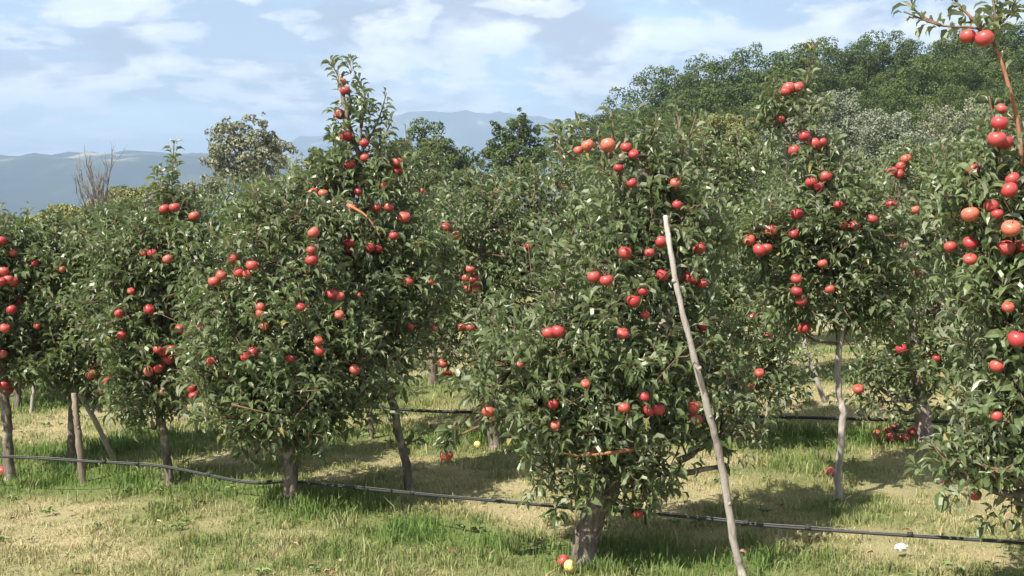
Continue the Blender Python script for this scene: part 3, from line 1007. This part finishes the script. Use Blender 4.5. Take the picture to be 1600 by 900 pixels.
make_tree('apple_tree', 'apple tree in the second row behind the short white stick at far left', (28, 640),
          [(28, 615), (28, 590), (25, 520), (25, 440), (25, 380)],
          [(30, 520, 80, 55, 0, .4), (25, 440, 85, 60, 0, .4), (25, 392, 75, 34, 0, .35)],
          [], shoots=[dict(pts=[(30, 385), (34, 362), (30, 345)], n=12)], n_leaf=2800, n_parts=0, trunk_r=(.035, .02), seed=17, group=GR2)
make_tree('apple_tree', 'second row apple tree at right edge, behind the nearest tree', (1660, 690),
          [(1660, 640), (1655, 560), (1650, 450), (1640, 300)],
          [(1640, 560, 100, 70, 0, .45), (1620, 450, 100, 90, 0, .45), (1600, 330, 100, 80, 0, .45), (1580, 240, 70, 50, .1, .3), (1640, 220, 60, 60, .1, .3)],
          [], shoots=[dict(pts=[(1570, 240), (1574, 200), (1570, 170)], n=16)], n_leaf=3600, n_parts=0, trunk_r=(.05, .02), seed=18, group=GR2)

# deeper rows: copies of four trees --------------------------------------------
PROTO = []


def proto_tree(seed):
    rs = np.random.default_rng(seed)
    D = 11.3
    s = F / D                      # pixels per metre there
    bx, by = 800, 330 + 1.6 * s
    bl = []
    for k in range(8):
        zc = rs.uniform(0.75, 1.75)
        w = 0.55 * math.sqrt(max(0.1, 1 - ((zc - 1.1) / 1.0) ** 2))
        bl.append((bx + rs.uniform(-w, w) * s, by - zc * s, rs.uniform(.32, .5) * s, rs.uniform(.26, .4) * s, rs.uniform(-w, w), rs.uniform(.32, .45)))
    bl.append((bx, by - 1.85 * s, .28 * s, .25 * s, 0, .25))
    sh = []
    for k in range(6):
        x0 = bx + rs.uniform(-.45, .45) * s
        z0 = rs.uniform(1.6, 1.9)
        sh.append(dict(pts=[(x0, by - z0 * s), (x0 + rs.uniform(-.05, .05) * s, by - (z0 + .2) * s), (x0 + rs.uniform(-.08, .08) * s, by - (z0 + rs.uniform(.3, .5)) * s)], n=16))
    ap = [(bx + rs.uniform(-.5, .5) * s, by - rs.uniform(.7, 1.8) * s, .072 * s) for _ in range(7)]
    return make_tree('apple_tree', 'apple tree', None, [(bx + rs.uniform(-.05, .05) * s, by - .3 * s), (bx + rs.uniform(-.1, .1) * s, by - .65 * s), (bx, by - 1.2 * s), (bx, by - 1.8 * s)], bl, ap,
                     shoots=sh, n_leaf=3800, n_parts=0, trunk_r=(.045, .02), seed=seed, base=np.array([0.0, D, 0.0]), leaf_size=1.08)


ROWN = [(11.3, 'third'), (14.0, 'fourth'), (16.8, 'fifth'), (19.6, 'sixth'), (22.6, 'seventh'), (26.0, 'eighth'), (30.0, 'ninth')]
for k in range(4):
    PROTO.append(proto_tree(40 + k))
used = [False] * 4
rs = np.random.default_rng(77)
for ri, (yy, word) in enumerate(ROWN):
    half = 0.44 * yy + 2.0
    x = -half + rs.uniform(0, 0.8)
    if ri == 0:
        xs_ = [(p - 800) / F * yy for p in (-40, 240, 425, 668, 960, 1240, 1575, 1890)]
    else:
        xs_ = list(np.arange(x, half, 1.85))
    for x in xs_:
        x += rs.uniform(-.12, .12)
        y = yy + rs.uniform(-.2, .2) - 0.05 * x
        z = float(hgt(x, y))
        k = int(rs.integers(0, 4))
        sz = rs.uniform(.9, 1.08) * (0.9 if x < -2.5 else 1.0) * (1.06 if x > 2 else 1.0) * (0.76 if ri and x < 1.2 else 0.92 if ri else 0.95)
        lab = f'apple tree of the {word} orchard row, showing only leaves and treetop shoots' if ri else 'apple tree of the third orchard row, seen through gaps behind the second pipe'
        if not used[k]:
            o = PROTO[k]
            used[k] = True
            o.location = (x, y, z)
            o.rotation_euler = (0, 0, rs.uniform(0, 6.28))
            o.scale = (sz, sz, sz)
        else:
            o = dup(PROTO[k], (x, y, z), rs.uniform(0, 6.28), (sz, sz * rs.uniform(.94, 1.06)))
        tag(o, lab, 'apple tree', f'apple trees of the {word} row')


# ---------------------------------------------------------------- background trees
def crown_mesh(name, seed, ell, n_clump, n_leaf, leaf, mat_, clump_r=(0.28, 0.5), flat=0.8):
    """ell: list of (cx, cy, cz, rx, ry, rz) crown volumes; clumps of leaf faces sit on and in them"""
    rs = np.random.default_rng(seed)
    E = np.array(ell, float)
    w = (E[:, 3] * E[:, 4] * E[:, 5]) ** 0.67
    bi = rs.choice(len(E), n_clump, p=w / w.sum())
    d = nrm(rs.normal(0, 1, (n_clump, 3)))
    cc = E[bi, :3] + d * E[bi, 3:] * (rs.random(n_clump) ** 0.35)[:, None]
    cr = rs.uniform(*clump_r, n_clump) * np.mean(E[bi, 3:], axis=1) * 0.8
    ci = rs.choice(n_clump, n_leaf, p=cr ** 2 / (cr ** 2).sum())
    ld = nrm(rs.normal(0, 1, (n_leaf, 3)) + np.array([0, 0, .25]))
    pos = cc[ci] + ld * (cr[ci] * (0.55 + 0.5 * rs.random(n_leaf) ** 0.6))[:, None] * np.array([1, 1, flat])
    nz = nrm(ld + rs.normal(0, .45, (n_leaf, 3)))
    tx = nrm(np.cross(nz, rs.normal(0, 1, (n_leaf, 3))))
    rot = frames(tx, nz)
    quad = np.array([(-.5, 0, 0), (0, -.32, .06), (.5, 0, -.05), (0, .32, .06)])
    sz = leaf * rs.uniform(.6, 1.3, n_leaf)
    v = np.einsum('nij,vj->nvi', rot, quad) * sz[:, None, None] + pos[:, None]
    i = np.arange(n_leaf)[:, None] * 4
    t = np.concatenate([i + np.array([[0, 1, 2]]), i + np.array([[0, 2, 3]])])
    tint = np.clip(rs.normal(.42, .17, n_leaf) + rs.normal(0, .12, n_clump)[ci], 0, .95)
    return mesh_np(name, v.reshape(-1, 3), t, {'tint': ('FACE', 'FLOAT', np.tile(tint, 2))}, mat_)


def trunk_mesh(name, seed, h, r, ell, mat_):
    rs = np.random.default_rng(seed)
    a = Acc()
    p = np.array([[0, 0, -.3], [rs.normal(0, .04) * h, rs.normal(0, .04) * h, h * .5], [rs.normal(0, .05) * h, 0, h]])
    tp = resample(p, 9)
    rr = np.linspace(r, r * .25, 9)
    rr[0] *= 1.4
    a.add(*tube(tp, rr, 8, .2, rs))
    for e in ell:
        c = np.array(e[:3])
        s = tp[int(rs.integers(2, 5))]
        c = s + (c - s) * .7
        a.add(*tube(resample([s, (s + c) / 2 + rs.normal(0, .05, 3) * h * .3, c], 6), np.linspace(r * .5, r * .08, 6), 6, .2, rs))
    return a.mesh(name, mat_, True)


def bg_tree(name, label, cat, loc, ell, seed, n_clump, n_leaf, leaf, mat_, bark=None, r=.12, group=None, clump_r=(.28, .5), h=None):
    root = empty(name, loc)
    tag(root, label, cat, group)
    hh = h or max(e[2] for e in ell)
    put('trunk', trunk_mesh('trunk', seed, hh, r, ell, bark or M_GREYBARK), root)
    tag(put('crown', crown_mesh('crown', seed, ell, n_clump, n_leaf, leaf, mat_, clump_r), root), kind='stuff')
    return root


def at_bg(px, y):
    x = (px - 800) / F * y
    return np.array([x, y, float(hgt(x, y))])


def top_z(py, y):
    return 1.6 + (330 - py) / F * y


def shaped(px, y, lobes):
    """crown volumes (px, py, rx, ry) at distance y, in metres from the tree's foot"""
    b0 = at_bg(px, y)
    out = []
    for (qx, qy, rx, ry) in lobes:
        p = P(qx, qy, y) - b0
        s = y / F
        out.append((p[0], 0.0, p[2], rx * s, (rx + ry) / 2 * s, ry * s))
    return b0, out


def lobed_tree(name, label, cat, px, y, lobes, seed, **kw):
    b0, e = shaped(px, y, lobes)
    return bg_tree(name, label, cat, b0, e, seed, **kw)


lobed_tree('loose_tree', 'loose olive grey tree standing against the sky behind the left orchard', 'tree', 385, 46,
           [(355, 215, 30, 28), (400, 205, 30, 24), (380, 245, 55, 30), (430, 240, 30, 22), (335, 250, 25, 18), (360, 280, 50, 20), (415, 275, 40, 18), (415, 190, 12, 14), (350, 190, 10, 12)], 201,
           n_clump=150, n_leaf=9000, leaf=.13, mat_=M_OLIVE, r=.16, clump_r=(.25, .5))
lobed_tree('round_tree', 'dark round broadleaf tree right of the tallest apple tip', 'tree', 685, 62,
           [(662, 236, 50, 40), (702, 244, 40, 38), (640, 256, 40, 34), (728, 250, 18, 24), (680, 270, 65, 26)], 202, n_clump=110, n_leaf=13000, leaf=.16, mat_=M_OAK, r=.25)
lobed_tree('forked_tree', 'dark tree with two pointed tops right of the round tree', 'tree', 805, 62,
           [(812, 205, 20, 28), (815, 180, 10, 12), (785, 215, 20, 26), (775, 195, 10, 12), (835, 225, 22, 28), (800, 250, 48, 28), (755, 250, 18, 18), (850, 245, 18, 24)], 203, n_clump=110, n_leaf=11000, leaf=.15, mat_=M_OAK, r=.22)
lobed_tree('small_tree', 'small dark green pointed tree between the olive tree and the tallest apple tip', 'tree', 485, 55,
           [(490, 262, 26, 24), (488, 242, 12, 14), (470, 280, 25, 16), (510, 280, 20, 16)], 204, n_clump=60, n_leaf=2600, leaf=.18, mat_=M_OAK, r=.12)
GRB = 'bushes behind the orchard'
for i, (nm, lab, px, y, lobes, m_) in enumerate([
        ('bush', 'yellowish green bush beside the bare grey shrub at left', 215, 42, [(205, 315, 40, 24), (235, 305, 26, 22), (180, 325, 30, 18)], M_YELLOW),
        ('bush', 'olive bush at left, right of the bare grey shrub', 275, 40, [(260, 320, 40, 24), (300, 312, 34, 24), (330, 300, 25, 20)], M_OLIVE),
        ('bush', 'low yellow green bush at far left under the blue hills', 100, 44, [(110, 338, 40, 16), (70, 345, 35, 12), (145, 330, 25, 16)], M_YELLOW),
        ('bush', 'dark bush below the forked tree', 770, 44, [(745, 285, 35, 28), (790, 290, 36, 30), (720, 298, 25, 20), (830, 282, 30, 26)], M_OAK),
        ('bush', 'dark bush right of the forked tree, beside the middle treetop', 905, 48, [(885, 262, 30, 34), (930, 250, 40, 40), (965, 245, 40, 40), (905, 290, 50, 24)], M_OAK),
        ('bush', 'dark bush left below the round tree', 600, 46, [(590, 280, 35, 22), (640, 290, 35, 20)], M_OAK),
        ('bush', 'yellow green bush below the forest edge, right of the middle treetop', 1125, 38, [(1120, 205, 38, 30), (1155, 212, 30, 28), (1095, 222, 26, 24), (1135, 245, 50, 26)], M_YELLOW),
        ('willow_bush', 'tall silvery willow bush in front of the forest', 1310, 44, [(1310, 168, 38, 30), (1290, 190, 40, 28), (1335, 190, 32, 30), (1310, 220, 60, 30)], M_WILLOW),
        ('willow_bush', 'silvery willow bush right of the tall one', 1385, 42, [(1375, 198, 36, 28), (1415, 205, 32, 26), (1395, 235, 60, 28)], M_WILLOW),
        ('willow_bush', 'grey willow bush left of the tall one behind the slim treetop', 1235, 43, [(1230, 210, 34, 26), (1260, 222, 34, 26), (1205, 230, 30, 24)], M_WILLOW),
        ('bush', 'olive bush at the forest foot right of the willows', 1480, 44, [(1470, 195, 40, 26), (1520, 190, 40, 30), (1500, 225, 60, 26)], M_OLIVE)]):
    lobed_tree(nm, lab, 'bush', px, y, lobes, 230 + i, n_clump=120, n_leaf=12000, leaf=.09, mat_=m_, r=.07, group=GRB)

# forest on the rise at right: four shapes, copied
FOREST = []
for k in range(5):
    rs2 = np.random.default_rng(300 + k)
    hh = 9.5
    ell = [(rs2.uniform(-1.1, 1.1), rs2.uniform(-1.1, 1.1), z, w * rs2.uniform(.85, 1.15), w * rs2.uniform(.85, 1.15), rs2.uniform(1.0, 1.5)) for z, w in
           ((2.6, 1.9), (3.8, 2.2), (4.8, 2.3), (5.8, 2.0), (6.8, 1.8), (7.6, 1.7), (8.3, 1.3))]
    o = bg_tree('forest_tree', 'forest tree', 'tree', (0, 0, 0), ell, 300 + k, 170, 26000, .155, M_OAK, r=.2, clump_r=(.34, .6), h=6.0)
    FOREST.append(o)
fused = [False] * 5
FTOP = np.array([(900, 190), (935, 165), (975, 150), (1010, 130), (1075, 98), (1150, 88), (1200, 82), (1300, 68), (1400, 60), (1500, 50), (1600, 44), (1800, 40)], float)
rs = np.random.default_rng(91)
for row, (yy, drop, step, word) in enumerate(((92, 0, 44, 'skyline'), (80, 38, 46, 'middle'), (70, 80, 52, 'front'))):
    for px in np.arange(945 + row * 23, 1690, step):
        px2 = px + rs.uniform(-10, 10)
        y = yy + rs.uniform(-3, 3)
        t_py = np.interp(px2, FTOP[:, 0], FTOP[:, 1]) + drop + rs.uniform(-7, 9)
        if row and t_py > 215:
            continue
        b0 = at_bg(px2, y)
        h = top_z(t_py, y) - b0[2]
        sc_ = h / 9.3
        k = int(rs.integers(0, 5))
        wsc = max(.55, min(1.15, sc_)) * rs.uniform(.9, 1.1)
        if not fused[k]:
            o = FOREST[k]
            fused[k] = True
            o.location = b0
            o.scale = (wsc, wsc, sc_)
            o.rotation_euler = (0, 0, rs.uniform(0, 6.28))
        else:
            o = dup(FOREST[k], b0, rs.uniform(0, 6.28), (wsc, sc_))
        tag(o, {'skyline': 'dark green forest tree forming the skyline of the wooded rise', 'middle': 'dark green forest tree halfway down the wooded rise', 'front': 'dark green forest tree at the foot of the wooded rise'}[word],
            'tree', f'forest trees, {word} of the rise')

# bare grey shrub at left
b0 = at_bg(180, 40)
a = Acc()
rs = np.random.default_rng(15)


def grow(p, d, ln, r, lev):
    q = p + d * ln
    mid = (p + q) / 2 + rs.normal(0, .04, 3) * ln
    a.add(*tube(np.array([p, mid, q]), [r, r * .8, r * .6], 4))
    if lev == 0:
        return
    for _ in range(3):
        grow(p + (q - p) * rs.uniform(.5, 1), nrm(d + rs.normal(0, .24, 3) + [0, 0, .35]), ln * rs.uniform(.5, .75), r * .66, lev - 1)


for k in range(6):
    grow(b0 + rs.normal(0, .12, 3) * [1, 1, 0], nrm(np.array([rs.normal(0, .18), rs.normal(0, .18), 1])), rs.uniform(1.6, 2.0), .034, 4)
root = empty('bare_shrub', b0)
tag(root, 'bare grey leafless shrub sticking up at left before the blue hills', 'shrub')
put('branches', a.mesh('branches', M_GREYBARK, True, b0), root)


# ---------------------------------------------------------------- poles and stakes
def pole(name, label, pts, r, mat_, cat, seed, knots=(), group=None, foot=True):
    rs = np.random.default_rng(seed)
    pts = np.array(pts)
    n = 6 * len(pts)
    c = resample(pts, n)
    c += rs.normal(0, r[0] * .07, c.shape)
    root = empty(name, pts[0])
    tag(root, label, cat, group)
    a = Acc()
    a.add(*tube(c, np.linspace(r[0], r[1], n) * (1 + .06 * rs.normal(0, 1, n)), 9, .14, rs))
    put('shaft', a.mesh('shaft', mat_, True, pts[0]), root)
    for k in knots:
        i = int(k * (n - 1))
        dirn = nrm(np.array([rs.normal(0, 1), -.6, .5]))
        a = Acc()
        rr = r[0] * .5
        a.add(*tube(np.array([c[i], c[i] + dirn * r[0] * .9, c[i] + dirn * r[0] * 1.2]), [rr * 1.3, rr * .9, rr * .4], 6, .2, rs))
        put('knot', a.mesh('knot', mat_, True, pts[0]), root)
    return root


dA = [5.1, 5.1, 5.08, 5.02, 4.98, 4.97, 5.0, 5.06]
bA = G(1170, 945)
pole('prop_pole', 'long pale weathered wooden pole leaning against the middle apple tree', [bA - [0, 0, .05]] + [P(q[0], q[1], d) for q, d in zip(POLE_A, dA)],
     (.019, .010), M_POLE, 'pole', 5, (.12, .33, .52, .62, .8))
b = G(130, 754)
pole('stake', 'straight upright brown wooden stake left of the leaning trunk', [b - [0, 0, .05], P(124, 690, b[1]), P(119, 650, b[1]), P(116, 614, b[1] + .02)], (.023, .019), M_STAKE, 'stake', 6, (.5,))
b = G(182, 722)
pole('prop_stick', 'slanting half bare whitish prop stick left, foot in the tree shadow', [b - [0, 0, .03], P(160, 680, b[1] - .1), P(142, 645, b[1] - .2), P(125, 615, b[1] - .28)], (.016, .018), M_POLE, 'stick', 7, (.6,))
b = G(48, 646)
pole('prop_stick', 'short white stick standing far left behind the dark trunk', [b - [0, 0, .03], P(51, 620, b[1]), P(54, 600, b[1])], (.016, .014), M_POLE, 'stick', 8)
b = G(84, 632)
pole('stake', 'thin brown stake far left beyond the white stick', [b - [0, 0, .03], P(82, 610, b[1]), P(80, 590, b[1])], (.02, .018), M_STAKE, 'stake', 9)
b = G(1290, 628)
pole('prop_stick', 'pale crooked stick leaning left behind the crooked trunk', [b - [0, 0, .03], P(1276, 592, b[1]), P(1262, 558, b[1]), P(1256, 530, b[1])], (.022, .018), M_POLE, 'stick', 10, (.5,))


# ---------------------------------------------------------------- irrigation pipes
def pipe(name, label, pts, r, seed, wire=True, ties=(), bracket=None, group=None):
    rs = np.random.default_rng(seed)
    p = np.array([P(*q) for q in pts])
    c = resample(p, 14 * len(p))
    root = empty(name, [c[0][0], c[0][1], float(hgt(c[0][0], c[0][1]))])
    o0 = np.array(root.location)
    tag(root, label, 'pipe', group)
    a = Acc()
    a.add(*tube(c, r, 8))
    put('tube', a.mesh('tube', M_PIPE, True, o0), root)
    if wire:
        a = Acc()
        w = c + np.array([0, -.004, r + .004])
        w[:, 2] += .002 * np.sin(np.arange(len(w)) * .21)
        a.add(*tube(w, .0018, 5))
        put('wire', a.mesh('wire', M_WIRE, True, o0), root)
    for k in ties:
        i = int(k * (len(c) - 1))
        tn = nrm(c[min(i + 1, len(c) - 1)] - c[i - 1])
        a = Acc()
        a.add(*tube(np.array([c[i] - tn * .012, c[i] + tn * .012]) + [0, 0, .006], [r * 1.7, r * 1.7], 8))
        put('tie', a.mesh('tie', M_TIE, True, o0), root)
    for k in bracket or ():
        i = int(k * (len(c) - 1))
        g = float(hgt(c[i][0], c[i][1]))
        a = Acc()
        a.add(*tube(np.array([c[i] + [0, .006, .015], c[i] + [0, .006, -.03], c[i] + [0, .01, -.055]]), [.006, .006, .005], 6))
        put('dripper', a.mesh('dripper', M_PIPE, True, o0), root)
    return root


pipe('irrigation_pipe', 'black irrigation pipe with wire along the front tree row', [(1760, 866, 4.8), (1600, 849, 4.9), (1400, 836, 5.08), (1200, 822, 5.27), (1140, 815, 5.33), (1000, 801, 5.44), (900, 795, 5.47), (840, 789, 5.62), (640, 771, 6.1), (530, 760, 6.4), (455, 753, 6.53), (385, 754, 6.7), (265, 731, 7.0), (200, 725, 7.1), (130, 721, 7.12), (30, 715, 7.2), (-120, 709, 7.6)],
     .0068, 1, True, (.06, .12, .165, .22, .31, .40, .5, .66, .72, .80, .85), (.063, .31))
pipe('irrigation_pipe', 'black irrigation pipe along the second tree row over dry grass', [(1760, 676, 8.4), (1540, 662, 8.5), (1445, 658, 8.52), (1200, 651, 8.6), (1000, 648, 8.62), (690, 643, 8.62), (580, 636, 8.66), (480, 632, 8.8)], .012, 2, False, (.2, .35, .5, .8))
pipe('irrigation_pipe', 'thin far irrigation pipe along the third tree row', [(1420, 600, 11.1), (1300, 596, 11.1), (1240, 594, 11.1), (1000, 592, 11.2)], .012, 3, False)


# ---------------------------------------------------------------- fallen fruit and scraps
def fallen(px, py, diam, me, label, seed, half=False):
    rs = np.random.default_rng(seed)
    p = G(px, py)
    o = put('fallen_apple', me)
    o.location = (p[0], p[1], p[2] + diam * .42 + .012)
    o.rotation_euler = (rs.uniform(.6, 1.6), rs.uniform(-.6, .6), rs.uniform(0, 6))
    o.scale = (diam / 2,) * 3
    tag(o, label, 'apple')
    return o


fallen(890, 897, .058, APPLE_YELLOW, 'yellow fallen apple in the grass at the foot of the middle trunk', 1)
fallen(880, 889, .060, APPLES[4], 'orange red fallen apple touching the yellow one under the middle trunk', 2)
fallen(1297, 747, .062, APPLES[4], 'orange fallen apple left of the crooked pale trunk foot', 3)
fallen(746, 702, .05, APPLE_YELLOW, 'small yellow fallen apple on dry grass left of the middle tree', 4)
fallen(4, 748, .075, APPLES[0], 'red fallen apple at the far left trunk foot', 5)
fallen(1490, 644, .06, APPLES[5], 'reddish fallen apple right of the stout trunk behind the second pipe', 6)
rs = np.random.default_rng(4)
for k in range(10):
    px, py = rs.uniform(1352, 1432), rs.uniform(668, 692)
    p = G(px, py)
    o = put('fallen_apple', APPLES[int(rs.integers(3, 6))])
    o.location = (p[0], p[1], p[2] + .030)
    o.rotation_euler = tuple(rs.uniform(0, 6, 3))
    o.scale = (rs.uniform(.028, .036),) * 3
    tag(o, 'fallen red apple in the patch left of the stout trunk under the second pipe', 'apple', 'fallen apples under the second pipe')

# crumpled white paper
rs = np.random.default_rng(3)
p = G(1408, 872)
nu, nv = 12, 8
v, f = [], []
for i in range(1, nv):
    for j in range(nu):
        th, ph = math.pi * i / nv, 2 * math.pi * j / nu
        rr = .024 * rs.uniform(.7, 1.25)
        v.append((rr * 1.15 * math.sin(th) * math.cos(ph), rr * math.sin(th) * math.sin(ph), rr * .7 * math.cos(th)))
v += [(0, 0, .02), (0, 0, -.02)]
for i in range(nv - 2):
    for j in range(nu):
        a_, b_, c_, d_ = i * nu + j, i * nu + (j + 1) % nu, (i + 1) * nu + (j + 1) % nu, (i + 1) * nu + j
        f += [(a_, c_, b_), (a_, d_, c_)]
for j in range(nu):
    f.append((len(v) - 2, j, (j + 1) % nu))
    f.append((len(v) - 1, (nv - 2) * nu + (j + 1) % nu, (nv - 2) * nu + j))
o = put('paper_scrap', mesh_np('paper_scrap', np.array(v), np.array(f), mat=M_PAPER), None, (p[0], p[1], p[2] + .05))
tag(o, 'crumpled white scrap lying in the grass at lower right', 'paper')


# ---------------------------------------------------------------- grass
def blades(name, label, y0, y1, dens, seed, wid, hmul=1.0):
    rs = np.random.default_rng(seed)
    # sample y with density ~ 1/y over the widening field of view
    n = int(dens)
    y = y0 * (y1 / y0) ** rs.random(n)
    x = (rs.random(n) * 2 - 1) * (0.46 * y + 1.2)
    # tufting
    tuft = fbm(x * 7 + 1, y * 7, 3)
    bare = sstep(.60, .72, fbm(x * 1.9 + 71, y * 1.9 + 8, 3))
    keep = rs.random(n) < (0.28 + 1.6 * np.clip(tuft - .33, 0, 1)) * (1 - .75 * bare)
    x, y, tuft = x[keep], y[keep], tuft[keep]
    n = len(x)
    g = greenness(x, y)
    gi = np.clip(g + rs.normal(0, .16, n), 0, 1)
    hh = (.020 + .052 * g ** 1.3 + .16 * np.clip(tuft - .42, 0, 1) * (.5 + g) + .05 * np.clip(fbm(x * 2.3 + 40, y * 2.3, 3) - .5, 0, 1)) * rs.uniform(.3, .95, n) * hmul
    tall = rs.random(n) < .014
    hh[tall] = hh[tall] * 1.5 + .03
    gi[tall] *= .35
    az = rs.random(n) * 2 * math.pi
    lean = rs.uniform(.1, .9, n) * (1.0 - .35 * g)
    w = wid * rs.uniform(.6, 1.3, n) * (y / y0) ** .8
    dx, dy = np.cos(az), np.sin(az)
    wa = rs.random(n) * 2 * math.pi
    wx, wy = np.cos(wa), np.sin(wa)
    z = hgt(x, y)
    b = np.stack([x, y, z - .006], -1)
    D_ = np.stack([dx, dy, np.zeros(n)], -1)
    W_ = np.stack([wx, wy, np.zeros(n)], -1) * w[:, None]
    m = b + D_ * (hh * lean * .35)[:, None] + np.array([0, 0, 1]) * (hh * .62)[:, None]
    tip = b + D_ * (hh * lean)[:, None] + np.array([0, 0, 1]) * (hh * (1 - .25 * lean))[:, None]
    v = np.stack([b - W_, b + W_, m - W_ * .75, m + W_ * .75, tip], 1).reshape(-1, 3)
    i = np.arange(n)[:, None] * 5
    t = np.concatenate([i + np.array([[0, 1, 3]]), i + np.array([[0, 3, 2]]), i + np.array([[2, 3, 4]])])
    c = grass_col(gi) * rs.uniform(.75, 1.25, (n, 1))
    col = np.repeat(c, 5, axis=0)
    me = mesh_np(name, v, t, {'col': ('POINT', 'FLOAT_COLOR', col)}, M_GRASS)
    return tag(put(name, me), label, kind='stuff')


blades('grass', 'dry and green meadow grass under and between the trees', 4.9, 13.5, 410000, 1, .0024)
blades('grass', 'meadow grass deeper in the orchard', 13.5, 32, 40000, 2, .007)

# ---------------------------------------------------------------- weeds and leaf litter
m, t, b = mat('weed_leaf')
at = N(t, 'ShaderNodeAttribute', attribute_name='tint')
L(t, RAMP(t, at.outputs['Fac'], [(0.0, (0.06, 0.11, 0.025)), (1.0, (0.15, 0.20, 0.06))], 'LINEAR'), b.inputs['Base Color'])
b.inputs['Roughness'].default_value = 0.5
M_WEED = m
m, t, b = mat('dead_leaf')
at = N(t, 'ShaderNodeAttribute', attribute_name='tint')
L(t, RAMP(t, at.outputs['Fac'], [(0.0, (0.12, 0.065, 0.035)), (0.6, (0.24, 0.15, 0.08)), (1.0, (0.34, 0.28, 0.13))], 'LINEAR'), b.inputs['Base Color'])
b.inputs['Roughness'].default_value = 0.75
M_DEAD = m


def scatter(name, label, n, per, size, mat_, seed, y0, y1, lift, flatness):
    rs = np.random.default_rng(seed)
    y = y0 * (y1 / y0) ** rs.random(n)
    x = (rs.random(n) * 2 - 1) * 0.44 * y
    sel = rs.random(n) < np.clip(2.4 * (fbm(x * 1.4 + 9, y * 1.4 + seed, 3) - .3), .08, 1)
    x, y = x[sel], y[sel]
    n = len(x)
    c = np.stack([x, y, hgt(x, y) + lift], -1)
    idx = np.repeat(np.arange(n), per)
    az = np.tile(np.arange(per) * 2 * math.pi / per, n) + rs.uniform(0, 6.28, n)[idx] + rs.normal(0, .3, n * per)
    d = nrm(np.stack([np.cos(az), np.sin(az), rs.uniform(.05, flatness, n * per)], -1))
    rot = frames(d, nrm(np.array([0, 0, 1.0]) + rs.normal(0, .3, (n * per, 3))))
    sz = size * rs.uniform(.6, 1.3, n)[idx] * rs.uniform(.8, 1.2, n * per)
    me = leaf_mesh(name, c[idx] + d * .004, rot, sz, rs.integers(0, 4, n * per), np.clip(rs.random(n)[idx] + rs.normal(0, .1, n * per), 0, 1), np.zeros(3), mat_)
    return tag(put(name, me), label, kind='stuff')


scatter('weeds', 'low broadleaf weeds among the meadow grass', 330, 6, .045, M_WEED, 31, 5.0, 12, .012, .8)
scatter('fallen_leaves', 'brown and yellow fallen leaves on the grass', 520, 1, .045, M_DEAD, 32, 5.0, 12, .018, .3)

# ---------------------------------------------------------------- haze
def box(x0, x1, y0, y1, z0, z1):
    v = np.array([(x, y, z) for x in (x0, x1) for y in (y0, y1) for z in (z0, z1)], float)
    q = [(0, 1, 3, 2), (4, 6, 7, 5), (0, 4, 5, 1), (2, 3, 7, 6), (0, 2, 6, 4), (1, 5, 7, 3)]
    t = [(a, b, c) for a, b, c, d in q] + [(a, c, d) for a, b, c, d in q]
    return v, np.array(t)


m = bpy.data.materials.new('haze_air')
m.use_nodes = True
t = m.node_tree
t.nodes.clear()
pv = N(t, 'ShaderNodeVolumePrincipled')
pv.inputs['Color'].default_value = (0.48, 0.66, 0.90, 1)
pv.inputs['Density'].default_value = 0.00028
pv.inputs['Anisotropy'].default_value = 0.0
mo = N(t, 'ShaderNodeOutputMaterial')
L(t, pv.outputs[0], mo.inputs['Volume'])
hv, ht = box(-12500, 12500, -60, 9300, -40, 560)
tag(put('haze', mesh_np('haze', hv, ht, mat=m)), 'pale blue haze over the valley', kind='stuff')
